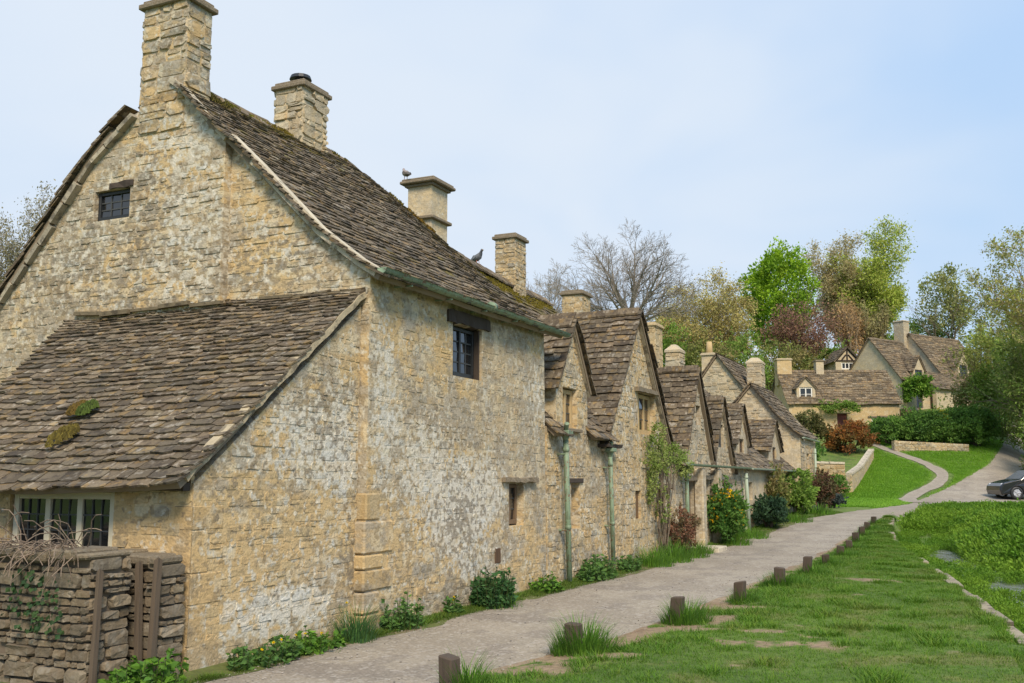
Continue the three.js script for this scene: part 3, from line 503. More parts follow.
// moss on slates: cushions of short tufts grown on a slope
function mossOn(parent, sl, s0, l0, rs, rl, n, col, seed) {
  const rnd = mulberry(seed), g = new G();
  for (let i = 0; i < n; i++) { const a = rnd() * 6.283, q = Math.sqrt(rnd()), s = s0 + Math.cos(a) * q * rs, l = Math.min(sl.L + 0.03, l0 + Math.sin(a) * q * rl); if (fbm(s * 7, l * 9, 3, seed) < 0.46) continue; const w = 0.012 + 0.018 * rnd(), k = 0.6 + 0.8 * rnd(), c = [col[0] * k, col[1] * k, col[2] * k], hgt = 0.035 + 0.03 * rnd(); g.tri(sl.at(s - w, l, 0.02), sl.at(s + w, l, 0.02), sl.at(s + (rnd() - 0.5) * w, l + (rnd() - 0.5) * w, hgt + 0.015), c); g.tri(sl.at(s, l - w, 0.02), sl.at(s, l + w, 0.02), sl.at(s + (rnd() - 0.5) * w, l, hgt + 0.012), c); }
  const m = wpart('moss', g.build(), M.moss, parent); m.userData.kind = 'stuff'; return m;
}
// ------------------------------------------------------------------ the near cottage
const UZ = [0, 0, -1], UX = [1, 0, 0], PX = [1, 0, 0], PZ = [0, 0, 1];
const front = frame([0, 0, 0], UZ, PX);
{
  const h = thing('stone_cottage', 'tall near cottage with plain gable end, big stack and mossy slate roof', 'cottage', [-3, 0, -2.5], 0, 'cottages of the row');
  // walls
  const wf = { poly: [[0.003, -0.3], [4.92, -0.3], [4.86, 4.0], [0.003, 3.95]], holes: [[1.92, 2.92, 2.74, 3.60], [3.60, 0.97, 4.10, 1.56]] };
  const w1 = wall(front, { ...wf, mat: M.front1, parent: h, name: 'front_wall', thick: 0.38 });
  rubble(front, { ...wf, holes: [...wf.holes, [1.76, 3.55, 2.96, 3.78], [3.35, 1.5, 4.5, 1.68], [0, 0, 0.42, 1.38]], mat: M.front1, parent: w1, max: 190, seed: 11, hgt: [0.06, 0.13], len: [1.1, 2.6], proud: [0.0005, 0.006], skip: 0.12, tones: [0.84, 1] });
  const gl = frame([0, 0, 0.12], UX, PZ), gr = frame([0, 0, 0], UX, PZ);
  const pl = { poly: [[-6.3, -0.3], [-2.0, -0.3], [-2.0, 5.62], [-2.76, 6.42], [-3.5, 6.2], [-4.14, 5.68], [-5.89, 3.68], [-6.3, 3.2]], holes: [[-4.10, 4.87, -3.5, 5.26]] };
  const w2 = wall(gl, { ...pl, mat: M.gable1, parent: h, name: 'gable_wall', thick: 0.45 });
  rubble(gl, { ...pl, holes: [...pl.holes, [-3.9, 5.26, -3.4, 5.35]], mat: M.gable1, parent: w2, max: 110, seed: 21, ymin: 2.0, hgt: [0.05, 0.12], len: [1.3, 3.6], proud: [0.0005, 0.013], skip: 0.12, tones: [0.82, 1] });
  const pr = { poly: [[-2.0, -0.3], [-0.003, -0.3], [-0.003, 3.9], [-0.14, 3.95], [-0.69, 4.38], [-1.58, 5.24], [-2.0, 5.66]] };
  const w3 = wall(gr, { ...pr, mat: M.gable1, parent: h, name: 'gable_wall', thick: 0.33 });
  rubble(gr, { ...pr, mat: M.gable1, parent: w3, max: 50, seed: 23, ymin: 3.3, hgt: [0.05, 0.12], len: [1.4, 4.2], proud: [0.0005, 0.011], skip: 0.12, tones: [0.84, 1] });
  // plain walls at the back and the far end
  wall(frame([-6.3, 0, -4.9], [0, 0, 1], [-1, 0, 0]), { poly: [[0, -0.3], [4.6, -0.3], [4.6, 3.4], [0, 3.4]], mat: M.row, parent: h, name: 'back_wall' });
  wall(frame([0, 0, -4.93], [-1, 0, 0], [0, 0, -1]), { poly: [[0.4, -0.3], [6.3, -0.3], [6.3, 3.4], [4.2, 5.7], [3.1, 6.2], [2.0, 5.3], [0.4, 3.95]], mat: M.row, parent: h, name: 'gable_wall' });
  // quoins of the corner next to the lean-to
  { const rnd = mulberry(31); let y = -0.1, k = 0; while (y < 1.25) { const q = 0.15 + rnd() * 0.24, l = k % 2 ? 0.26 + rnd() * 0.1 : 0.42 + rnd() * 0.14, p = (y < 1.3 ? 0.014 + rnd() * 0.016 : 0.002 + rnd() * 0.008), t = 0.72 + 0.28 * rnd(); const g = new G().box(-0.3, y + 0.006, -l, p, y + q - 0.006, p + (y < 1.0 ? 0.03 : 0), [t, t * 0.97, t * 0.92], 0.018).build(); const dressed = y > 0.5 && y < 1.35 && k % 2 > 0, a = rnd() * 3; wpart('quoin', dressed ? seedUV(boxUV(g, 0.33), a, rnd() * 3) : domUV(g, M.front1, (x, yy, z) => [-z - x, yy]), dressed ? M.ashlar : M.front1, h); y += q; k++; } }
  // roof
  const fp = [[0, 3.84], [0.32, 4.04], [0.87, 4.46], [1.76, 5.33], [2.94, 6.47], [3.33, 6.74]], sag = (s, t) => -0.34 * ss(3.4, 5.8, s) * t + 0.05 * (fbm(s * 0.9, t * 3, 3, 33) - 0.5) - 0.04 * Math.sin(s * 1.1) * t;
  const verge = (t) => lerp(-0.07, -0.20, ss(0.56, 0.64, t)) + 0.24 * ss(0.86, 0.88, t), vergeB = (t) => -0.19 + 0.24 * ss(0.84, 0.87, t);
  const mossA = (s, t, r) => { const m = blob(s, t, 1.6, 1.0, 1.6, 0.13) + blob(s, t, 5.0, 0.95, 0.6, 0.4, 0.8) + 0.03; return r() < m ? 0.4 + 0.5 * r() : 0; };
  const rf = slope([0.18, 0, 0], UZ, [-1, 0, 0], { prof: fp, s0: -0.2, s1: 5.22, left: verge, sag, parent: h, max: 290, seed: 41, e0: 0.125, e1: 0.072, wid: [0.10, 0.25], th: 0.02, mossy: mossA, tone: 1 });
  slope([-6.6, 0, 0], UZ, [1, 0, 0], { prof: [[0, 2.98], [0.71, 3.78], [2.46, 5.78], [3.05, 6.24], [3.45, 6.58]], s0: -0.22, s1: 5.22, left: vergeB, sag, parent: h, max: 0, seed: 43, e0: 0.26, e1: 0.16, wid: [0.3, 0.55], th: 0.026 });
  ridge(rf.roof, [-3.15, 6.80, 0.1], [-3.15, 6.80, -5.2], { seed: 45, sag: (s) => sag(s - 0.1, 1), max: 10, tone: 0.85 });
  for (const [s0, l0, rs, rl, n, c] of [[0.9, 0.97, 0.35, 0.12, 300, [0.17, 0.16, 0.02]], [1.5, 0.98, 0.5, 0.14, 520, [0.19, 0.19, 0.02]], [2.15, 0.97, 0.35, 0.12, 320, [0.20, 0.15, 0.02]], [3.6, 0.98, 0.4, 0.08, 220, [0.15, 0.13, 0.03]], [4.9, 0.93, 0.3, 0.3, 500, [0.20, 0.16, 0.02]], [5.0, 0.75, 0.2, 0.35, 360, [0.21, 0.13, 0.02]], [0.5, 0.9, 0.3, 0.1, 160, [0.14, 0.12, 0.03]]]) mossOn(h, rf, s0, l0 * rf.L, rs, rl, n, c, Math.round(s0 * 100 + 7));
  // verge: mortar fillet under the slates, stone coping on the far side of the stack
  const vp = [[0.1, 3.82], [-0.14, 3.95], [-0.69, 4.375], [-1.58, 5.235], [-2.02, 5.66]];
  wpart('verge_mortar', strip(vp.map(([x, y]) => [x, y, -0.02]), [0, 0, 1], 0.10, -0.105, [1, 1, 1], 0.02, 3), M.mortar, h);
  wpart('verge_mortar', strip([[-1.98, 5.63], [-2.4, 6.04], [-2.76, 6.40], [-2.9, 6.5]].map(([x, y]) => [x, y, 0.08]), [0, 0, 1], 0.10, -0.075, [0.9, 0.9, 0.9], 0.02, 4), M.mortar, h);
  { const rnd = mulberry(47), L = [[-6.5, 2.98], [-5.89, 3.69], [-4.16, 5.68], [-3.46, 6.19]]; for (let i = 0; i < 3; i++) { const [ax, ay] = L[i], [bx, by] = L[i + 1], n = Math.max(1, Math.round(Math.hypot(bx - ax, by - ay) / 0.34)); for (let k = 0; k < n; k++) { const a = k / n + 0.006, b = (k + 1) / n - 0.006, j = (rnd() - 0.5) * 0.03, t = 0.5 + 0.35 * rnd(); wpart('verge_stone', seedUV(strip([[lerp(ax, bx, a), lerp(ay, by, a) + j, 0.11], [lerp(ax, bx, b), lerp(ay, by, b) + j, 0.11]], [0, 0, 1], 0.075 + rnd() * 0.04, -0.05 - rnd() * 0.03, [t, t, t]), rnd() * 3, rnd()), M.mortar, h); } } }
  // windows, lintels, sills
  windowUnit(front, h, { s0: 1.94, s1: 2.70, y0: 2.94, y1: 3.58, inset: 0.1, lights: 2, nx: 2, ny: 4, fw: 0.045, seed: 5 });
  wpart('lintel', slabIn(front, 1.76, 3.60, -0.2, 2.94, 3.75, 0.035, 51, 0.016), M.oakDark, h);
  wpart('window_jamb', slabIn(front, 2.70, 2.93, -0.16, 2.735, 3.59, -0.03, 52, 0.004), M.oakDark, h);
  windowUnit(front, h, { s0: 3.62, s1: 4.08, y0: 0.99, y1: 1.55, inset: 0.1, lights: 2, nx: 1, ny: 3, fw: 0.05, mat: M.oak, seed: 6 });
  wpart('hood_stone', slabIn(front, 3.36, 1.575, -0.1, 4.48, 1.635, 0.075, 53, 0.014), M.dry, h);
  wpart('wall_plate', new G().box(-0.05, 0.5, -3.32, 0.012, 0.70, -3.15, [0.6, 0.5, 0.42], 0.008).build(), M.oak, h).userData.label = 'small square brown patch in the wall';
  windowUnit(gl, h, { s0: -4.09, s1: -3.51, y0: 4.88, y1: 5.25, inset: 0.05, lights: 1, nx: 3, ny: 3, fw: 0.04, seed: 7 });
  wpart('lintel', slabIn(gl, -3.85, 5.26, -0.2, -3.45, 5.34, 0.02, 54, 0.012), M.oakDark, h);
  // gutter
  { const g = new G(), n = 8; const sec = (z, y) => Array.from({ length: n + 1 }, (_, i) => { const a = Math.PI + i / n * Math.PI; return [[0.225 + Math.cos(a) * 0.062, y + Math.sin(a) * 0.062, z], [0.225 + Math.cos(a) * 0.05, y + Math.sin(a) * 0.05, z]]; });
    const zs = [0.12, -1.2, -2.6, -4, -5.28], ys = [3.885, 3.875, 3.87, 3.868, 3.86].map((y) => y + 0.01); for (let k = 0; k < 4; k++) { const A = sec(zs[k], ys[k]), B = sec(zs[k + 1], ys[k + 1]); for (let i = 0; i < n; i++) { g.quad(A[i][0], A[i + 1][0], B[i + 1][0], B[i][0]); g.quad(B[i][1], B[i + 1][1], A[i + 1][1], A[i][1]); } for (const q of [0, n]) g.quad(A[q][0], B[q][0], B[q][1], A[q][1]); }
    for (const z of [0.12, -5.28]) { const S = sec(z, z > 0 ? ys[0] : ys[4]); for (let i = 0; i < n; i++) g.tri(S[i][0], S[i + 1][0], [0.225, z > 0 ? ys[0] : ys[4], z]); }
    const gu = wpart('gutter', g.build(true), M.gutter, h);
    for (let z = -0.5; z > -5.2; z -= 0.95) wpart('bracket', new G().box(0.0, 3.79, z - 0.012, 0.24, 3.806, z + 0.012).build(), M.gutter, gu);
    wpart('joint', new G().rod([0.225, 3.878, -2.55], [0.225, 3.877, -2.63], 0.068, 0.068, 12, undefined, true).build(true), M.gutter, gu);
  }
  // stacks
  chimney(h, { x0: -3.40, x1: -2.68, z0: 0.13, z1: -0.30, y0: 5.9, y1: 7.56, mat: M.gable1, max: 30, seed: 61, hgt: [0.12, 0.24], len: [1.2, 2.4], proud: [0.004, 0.03], tones: [0.7, 1], capMat: M.dry });
  chimney(h, { x0: -3.36, x1: -2.86, z0: -2.48, z1: -3.08, y0: 6.3, y1: 7.42, mat: M.rowPale, max: 24, seed: 65, hgt: [0.09, 0.2], len: [1.1, 2.4], proud: [0.01, 0.045], tones: [0.75, 1] });
  const pot = new G(); pot.rod([-3.12, 7.5, -2.75], [-3.12, 7.66, -2.75], 0.09, 0.09, 14, undefined, true); pot.rod([-3.12, 7.66, -2.75], [-3.12, 7.715, -2.75], 0.17, 0.15, 14, undefined, true); wpart('chimney_pot', pot.build(), M.iron, h);
}
function mossClump(parent, at, r, seed, col = [0.12, 0.13, 0.02]) {
  const rnd = mulberry(seed), g = new G(); for (let i = 0; i < 260; i++) { const a = rnd() * 6.28, q = Math.sqrt(rnd()) * r, x = at[0] + Math.cos(a) * q, z = at[2] + Math.sin(a) * q, y = at[1] + Math.sqrt(Math.max(0, 1 - (q / r) ** 2)) * r * 0.32 - (z - at[2]) * 0.74, s = 0.012 + 0.02 * rnd(), k = 0.6 + 0.8 * rnd(), c = [col[0] * k, col[1] * k, col[2] * k]; g.tri([x - s, y, z + s * (rnd() - .5)], [x + s, y, z + s * (rnd() - .5)], [x + (rnd() - .5) * s, y + s * 1.6, z + s * (rnd() - .5)], c); g.tri([x, y, z - s], [x, y, z + s], [x + (rnd() - .5) * s, y + s * 1.4, z], c); }
  const m = wpart('moss', g.build(), M.moss, parent); m.userData.kind = 'stuff'; return m;
}
// ------------------------------------------------------------------ lean-to against the gable
{
  const h = thing('stone_lean_to', 'low stone lean-to under a steep slate roof against the cottage gable', 'outbuilding', [-1.6, 0, 1.3]);
  const side = frame([-0.1, 0, 0], UZ, PX), fr = frame([0, 0, 2.5], UX, PZ);
  const ps = { poly: [[-2.497, -0.3], [-0.02, -0.3], [-0.02, 3.5], [-0.52, 3.12], [-1.32, 2.50], [-2.12, 1.88], [-2.497, 1.6]] };
  const ws = wall(side, { ...ps, mat: M.lean, parent: h, name: 'side_wall', thick: 0.3 });
  rubble(side, { ...ps, mat: M.lean, parent: ws, max: 130, seed: 71, hgt: [0.045, 0.11], len: [1.3, 3.6], proud: [0.0005, 0.008], skip: 0.12, tones: [0.84, 1] });
  const pf = { poly: [[-6.0, -0.3], [-0.104, -0.3], [-0.104, 1.6], [-6.0, 1.6]], holes: [[-2.32, 0.93, -1.0, 1.52]] };
  const wfr = wall(fr, { ...pf, mat: M.lean, parent: h, name: 'front_wall', thick: 0.3, so: 3.2 });
  rubble(fr, { ...pf, holes: [...pf.holes, [-2.5, 1.5, -0.9, 1.6]], mat: M.lean, parent: wfr, max: 40, seed: 73, hgt: [0.09, 0.16], len: [1.2, 2.8], proud: [0.002, 0.012], so: 3.2, tones: [0.85, 1] });
  { const rnd = mulberry(75); let y = 0; for (let k = 0; y < 1.35; k++) { const q = 0.2 + rnd() * 0.16, l = k % 2 ? 0.2 : 0.38, t = 0.85 + 0.15 * rnd(); wpart('quoin', domUV(new G().box(-0.1 - (0.58 - l), y + 0.004, 2.5 - l, -0.092, y + q - 0.004, 2.507, [t, t * 0.96, t * 0.9], 0.007).build(), M.lean, (x, yy, z) => [z > 2.5 ? x + 3.2 : -z, yy]), M.lean, h); y += q; } }
  const sag = (s, t) => 0.07 * (fbm(s * 0.8 + 3, t * 2, 3, 77) - 0.5) - 0.05 * Math.sin(clamp((s + 4) / 4) * Math.PI) * (1 - t);
  const rf = slope([0, 0, 2.74], UX, [0, 0, -1], { prof: [[0, 1.60], [0.6, 2.04], [1.4, 2.66], [2.2, 3.27], [2.76, 3.69]], s0: -4.6, s1: -0.03, left: (t) => lerp(-3.4, -4.5, t), right: (t) => lerp(-0.06, -0.1, t), sag, parent: h, max: 300, seed: 79, e0: 0.12, e1: 0.072, wid: [0.10, 0.27], th: 0.019, tone: 1, lie: 1.15, mossy: (s, t, r) => r() < 0.05 ? 0.25 * r() : 0 });
  wpart('verge_mortar', strip(Array.from({ length: 24 }, (_, i) => { const t = i / 23; return [-0.13, lerp(1.62, 3.62, t), lerp(2.64, 0.0, t)]; }), [1, 0, 0], 0.092, 0.062, [0.8, 0.75, 0.66], 0.035, 9), M.mortar, h);
  { const rnd = mulberry(81); for (let i = 0; i < 9; i++) { const x = -4.3 + i * 0.47; wpart('flashing', strip([[x, 3.70 + (rnd() - .5) * .05, x < -2.1 ? 0.10 : -0.02], [x + 0.46, 3.70 + (rnd() - .5) * .05, x < -2.1 ? 0.10 : -0.02]], [0, 0, 1], 0.06 + rnd() * 0.04, -0.03 - 0.03 * rnd(), [0.3, 0.27, 0.22]), M.mortar, h); } }
  wpart('eaves_board', new G().box(-5.9, 1.535, 2.52, -0.12, 1.60, 2.60).build(), M.oakDark, h);
  windowUnit(fr, h, { s0: -2.30, s1: -1.02, y0: 0.95, y1: 1.515, inset: 0.03, lights: 3, nx: 3, ny: 3, fw: 0.064, mat: M.paint, seed: 9, bw: 0.006 });
  mossClump(h, [-1.99, 2.02, 2.24], 0.14, 83, [0.14, 0.11, 0.02]); mossClump(h, [-2.06, 2.31, 1.9], 0.1, 84, [0.08, 0.12, 0.02]); mossClump(h, [-2.2, 2.31, 1.9], 0.09, 85, [0.15, 0.10, 0.02]);
}
// ------------------------------------------------------------------ garden walls in the near corner
function dryWall(label, fr, L, D, top, seed, max, group, ends = true) {
  const o = fr.o, h = thing('dry_stone_wall', label, 'wall', [o.x, 0, o.z], 0, group), core = new G().box(0.03, -0.2, -D + 0.03, L - 0.03, top - 0.05, -0.035).build(); core.applyMatrix4(fr.m); const c = wpart('core', core, M.soilJoint, h), P = new Pieces(), rnd = mulberry(seed);
  const opt = { mat: M.dry, hgt: [0.045, 0.13], len: [1.3, 3.6], proud: [0.0, 0.035], gap: 0.014, tones: [0.55, 1], skip: 0.01, wob: 0.03, pieces: P };
  const deep = (f, l, sd) => rubble(f, { ...opt, poly: [[0, -0.02], [l, -0.02], [l, top - 0.06], [0, top - 0.06]], seed: sd, so: sd * 0.37 });
  deep(fr, L, seed); const ux = fr.ux, n = fr.n;
  const e1 = o.clone().addScaledVector(ux, L); deep(frame([e1.x, 0, e1.z], [-n.x, 0, -n.z], [ux.x, 0, ux.z]), D, seed + 1);
  P.done(h, 'stone', 'stones', M.dry, max);
  let s = 0; while (s < L - 0.05) { const l = Math.min(0.16 + rnd() * 0.3, L - s), q = 0.045 + rnd() * 0.05, t = 0.75 + 0.25 * rnd(), y = top - 0.065 + (rnd() - 0.5) * 0.03; const g = new G().box(s + 0.006, y, -D - 0.02 + rnd() * 0.05, s + l, y + q, 0.03 + rnd() * 0.03, [t, t, t * 0.97], 0.016).build(); g.applyMatrix4(new THREE.Matrix4().makeTranslation(s, y, 0).multiply(new THREE.Matrix4().makeRotationZ((rnd() - 0.5) * 0.14)).multiply(new THREE.Matrix4().makeTranslation(-s, -y, 0))); g.applyMatrix4(fr.m); wpart('cope_stone', seedUV(g, rnd() * 3, rnd() * 3), M.dry, h); s += l; }
  return h;
}
dryWall('mossy dry stone garden wall with dead bramble on top, at the left edge', frame([-3.55, 0, 3.42], UX, PZ), 3.30, 0.42, 1.07, 91, 190);
dryWall('short dry stone wall between old gate posts beside the lean-to corner', frame([-1.07, 0, 2.86], UX, PZ), 0.98, 0.3, 1.01, 97, 90);
for (const [x, z, w, d, hh, lean, lb] of [[-0.21, 3.38, 0.034, 0.05, 0.93, 0.01, 'thin weathered gate post at the end of the bramble-topped wall'], [-0.19, 2.93, 0.045, 0.05, 0.95, -0.02, 'dark mossy gate post left of the lean-to corner'], [-0.07, 2.94, 0.045, 0.06, 0.99, 0.015, 'grey split gate post touching the lean-to corner']]) {
  const h = thing('gate_post', lb, 'post', [x, 0, z], 0.05, 'old gate posts'), g = new G(); const n = 5; for (let i = 0; i < n; i++) { const a = -0.1 + (hh + 0.1) * i / n, b = -0.1 + (hh + 0.1) * (i + 1) / n, ka = 1 - 0.12 * i / n, kb = 1 - 0.12 * (i + 1) / n, ja = lean * i, jb = lean * (i + 1); g.hull8([[-w * ka + ja, a, -d * ka / 2], [w * ka + ja, a, -d * ka / 2], [w * ka + ja, a, d * ka / 2], [-w * ka + ja, a, d * ka / 2], [-w * kb + jb, b, -d * kb / 2], [w * kb + jb, b, -d * kb / 2], [w * kb + jb, b + (i === n - 1 ? 0.03 : 0), d * kb / 2], [-w * kb + jb, b, d * kb / 2]].map(([p, q, r]) => [p * 0.5, q, r])); }
  part('post', g.build(), M.postOld, h);
}
// ------------------------------------------------------------------ the rest of the row
// gable roof whose ridge runs back from the lane (world): centre at distance sc down the row
function frontGable(h, { sc, half, ye, ya, xf = 0.08, xb = -2.4, seed, max = 0, e0 = 0.17, e1 = 0.11, wid = [0.18, 0.38], ov = 0.1, tone = 1, th = 0.024, vmat = M.mortar, vt = 0.8, bell = 0, sagk = 0.03 }) {
  const k = (ya - ye) / half, yo = ye - ov * k, W = half + ov, pr = bell ? [[0, yo + bell * 0.15], [W * 0.3, lerp(yo, ya, 0.3) - bell * 0.1], [W, ya]] : [[0, yo], [W, ya]], sag = (s, t) => sagk * (fbm(s * 1.3 + seed, t * 2, 2, seed) - 0.5) * 2;
  const a = slope([0, 0, -(sc - W)], UX, [0, 0, -1], { prof: pr, s0: xb, s1: xf, parent: h, max, seed, e0, e1, wid, tone, th, sag, name: 'gable_roof' });
  slope([0, 0, -(sc + W)], [-1, 0, 0], [0, 0, 1], { prof: pr, s0: -xf, s1: -xb, parent: h, max: 0, seed: seed + 1, e0: e0 * 1.3, e1: e1 * 1.3, wid: [0.3, 0.5], tone, th, sag, name: 'gable_roof' });
  ridge(a.roof, [xf, ya + 0.055, -sc], [xb, ya + 0.055, -sc], { seed: seed + 2, w: 0.15, drop: 0.13, max: 6, tone: 0.85 * tone });
  for (const d of [-1, 1]) wpart('verge', seedUV(strip([[xf - 0.09, yo - 0.035, -(sc + d * W)], [xf - 0.09, lerp(yo, ya, 0.5) - 0.04, -(sc + d * W / 2)], [xf - 0.09, ya - 0.04, -sc]], [1, 0, 0], 0.07, d * 0.05, [vt, vt, vt], 0.015, seed), seed * 0.3, 0), vmat, h);
  return a;
}
function downpipe(h, s, y0, y1, mat, { x = 0.11, r = 0.045, lean = 0, hopper = true, top = 0.25 } = {}) {
  const g = new G(); g.rod([x, y0, -s], [x, y1, -s + lean], r, r, 10, undefined, true); for (const t of [0.38, 0.93]) g.rod([x, lerp(y0, y1, t) - 0.03, -s + lean * t], [x, lerp(y0, y1, t) + 0.03, -s + lean * t], r * 1.2, r * 1.2, 10, undefined, true);
  const p = wpart('downpipe', g.build(true), mat, h);
  for (const t of [0.36, 0.9]) wpart('bracket', new G().box(0.0, lerp(y0, y1, t) - 0.012, -s + lean * t - r * 1.25, x, lerp(y0, y1, t) + 0.012, -s + lean * t + r * 1.25, undefined, 0.004).build(), mat, p);
  if (hopper) { const q = new G(), z = -s + lean; q.rod([x, y1, z], [x, y1 + 0.09, z], r, r * 1.9, 8, undefined, true); q.box(x - 0.09, y1 + 0.085, z - 0.1, x + 0.09, y1 + 0.15, z + 0.1, undefined, 0.008); q.rod([x, y1 + 0.12, z], [x + 0.07, y1 + top, z + 0.12], r * 0.9, r * 0.9, 8, undefined, true); wpart('hopper', q.build(), mat, p); }
  return p;
}
function gutterRun(h, s0, s1, y, mat, x = 0.2, r = 0.055) {
  const g = new G(), n = 6, sec = (s, yy) => Array.from({ length: n + 1 }, (_, i) => { const a = Math.PI + i / n * Math.PI; return [x + Math.cos(a) * r, yy + Math.sin(a) * r, -s]; }), A = sec(s0, y), B = sec(s1, y - 0.03);
  for (let i = 0; i < n; i++) g.quad(A[i], A[i + 1], B[i + 1], B[i]); for (let i = 1; i < n; i++) { g.tri(A[0], A[i], A[i + 1]); g.tri(B[0], B[i + 1], B[i]); } g.quad(A[0], A[n], B[n], B[0]);
  return wpart('gutter', g.build(), mat, h);
}
const bx = (h, name, a, mat, ch = 0.008, col) => wpart(name, new G().box(...a, col, ch).build(), mat, h);
{ // second cottage: small gabled dormer, then the big front gable
  const h = thing('stone_cottage', 'second cottage of the row, with a gabled dormer beside a large front gable', 'cottage', [-3, 0, -8.5], 0, 'cottages of the row');
  const ap = 9.45;
  const wf = { poly: [[4.95, -0.3], [12.0, -0.3], [12.0, 2.2], [11.5, 2.2], [ap, 4.82], [7.5, 2.3], [6.72, 2.42], [6.72, 3.12], [5.98, 4.12], [5.33, 3.17], [5.33, 2.42], [4.95, 2.42]], holes: [[5.62, 2.42, 6.24, 3.08], [5.95, 0.82, 6.33, 1.55], [9.5, 2.48, 10.62, 3.30], [9.26, 0.86, 9.6, 1.39], [10.62, 0.72, 11.2, 1.40]] };
  const w1 = wall(front, { ...wf, mat: M.row, parent: h, name: 'front_wall' });
  rubble(front, { ...wf, holes: [...wf.holes, [5.5, 1.5, 6.5, 1.65], [5.4, 2.3, 6.5, 2.44], [10.2, 1.38, 11.7, 1.6], [9.3, 3.28, 10.8, 3.44]], mat: M.row, parent: w1, max: 170, seed: 111, hgt: [0.07, 0.15], len: [1.1, 2.8], proud: [0.001, 0.013], skip: 0.1 });
  wall(frame([0, 0, -12.0], [-1, 0, 0], [0, 0, -1]), { poly: [[0.36, -0.3], [6, -0.3], [6, 2.4], [3, 5.5], [0.36, 2.6]], mat: M.row, parent: h, name: 'end_wall' });
  // the dormer's side
  wall(frame([-2, 0, -5.33], UX, PZ), { poly: [[0, 2.3], [1.646, 2.3], [1.646, 3.1], [0, 3.1]], mat: M.rowGrey, parent: h, name: 'dormer_cheek', thick: 0.15 });
  for (const [a, b] of [[4.97, 5.42], [6.7, 7.62]]) slope([0.16, 0, 0], UZ, [-1, 0, 0], { prof: [[0, 2.32], [0.52, 2.82]], s0: a, s1: b, parent: h, max: 30, seed: 119 + a, e0: 0.17, e1: 0.16, name: 'eaves_roof' });
  const main = slope([-0.34, 0, 0], UZ, [-1, 0, 0], { prof: [[0, 2.80], [1.0, 3.75], [2.66, 5.72]], s0: 4.97, s1: 12.05, sag: (s, t) => lerp(0.30, 0, ss(5, 11, s)) * t + 0.05 * (fbm(s, t * 3, 2, 9) - 0.5), parent: h, max: 60, seed: 121, e0: 0.19, e1: 0.12, mossy: (s, t, r) => r() < blob(0, t, 0, 1, 1, 0.3, 1.1) ? 0.5 + 0.4 * r() : 0 });
  slope([-6.2, 0, 0], UZ, [1, 0, 0], { prof: [[0, 2.4], [3.2, 5.72]], s0: 4.97, s1: 12.05, sag: (s, t) => lerp(0.30, 0, ss(5, 11, s)) * t, parent: h, seed: 123, e0: 0.3, e1: 0.2, wid: [0.35, 0.6] });
  for (const [s, l, rs, rl, n] of [[8.6, 0.94, 0.6, 0.3, 500], [9.4, 0.9, 0.5, 0.35, 500], [10.6, 0.93, 0.7, 0.3, 560], [11.5, 0.95, 0.5, 0.2, 300], [7.8, 0.95, 0.5, 0.25, 300]]) mossOn(h, main, s, l * main.L, rs, rl, n, [0.2, 0.165, 0.02], Math.round(s * 10));
  ridge(main.roof, [-3.0, 5.78, -5.2], [-3.0, 5.78, -12], { seed: 125, sag: (s) => lerp(0.30, 0, ss(0, 6, s)), max: 12 });
  frontGable(h, { sc: ap, half: 2.02, ye: 2.3, ya: 4.88, xf: 0.1, xb: -2.6, seed: 131, max: 190, e0: 0.2, e1: 0.13, wid: [0.2, 0.42], th: 0.028, tone: 0.95 });
  frontGable(h, { sc: 5.98, half: 0.7, ye: 3.18, ya: 4.18, xf: 0.07, xb: -2.0, seed: 141, max: 40, e0: 0.17, e1: 0.12, wid: [0.18, 0.34], ov: 0.09, tone: 0.95 });
  windowUnit(front, h, { s0: 5.63, s1: 6.23, y0: 2.44, y1: 3.06, inset: 0.08, lights: 2, nx: 1, ny: 3, fw: 0.07, mat: M.oakPale, seed: 15 });
  bx(h, 'sill', [-0.1, 2.37, -6.32, 0.07, 2.425, -5.55], M.dry);
  windowUnit(front, h, { s0: 5.96, s1: 6.32, y0: 0.83, y1: 1.54, inset: 0.16, lights: 1, nx: 2, ny: 4, fw: 0.04, mat: M.oak, seed: 16 });
  bx(h, 'lintel', [-0.2, 1.555, -6.45, 0.03, 1.63, -5.85], M.oakDark);
  windowUnit(front, h, { s0: 9.51, s1: 10.61, y0: 2.49, y1: 3.28, inset: 0.1, lights: 3, nx: 1, ny: 3, fw: 0.075, mat: M.oakPale, seed: 17 });
  wpart('hood_stone', slabIn(front, 9.3, 3.30, -0.1, 10.8, 3.38, 0.1, 151, 0.008), M.dry, h);
  bx(h, 'shutter', [-0.09, 0.87, -9.59, -0.05, 1.38, -9.27], M.oak, 0.005, [1, 0.85, 0.6]);
  windowUnit(front, h, { s0: 10.64, s1: 11.18, y0: 0.74, y1: 1.38, inset: 0.12, lights: 2, nx: 1, ny: 3, fw: 0.05, mat: M.oakPale, seed: 18 });
  wpart('hood_stone', slabIn(front, 10.25, 1.41, -0.1, 11.6, 1.5, 0.12, 152, 0.015), M.dry, h);
  wpart('valley_lead', slabIn(front, 7.2, 2.16, -0.05, 7.95, 2.22, 0.2, 153, 0.012), M.oakDark, h);
  downpipe(h, 5.5, 0.06, 2.22, M.gutter, { lean: 0.12, r: 0.042, x: 0.14 }); downpipe(h, 7.58, 0.15, 2.0, M.gutter, { lean: 0.1, r: 0.038, x: 0.13 });
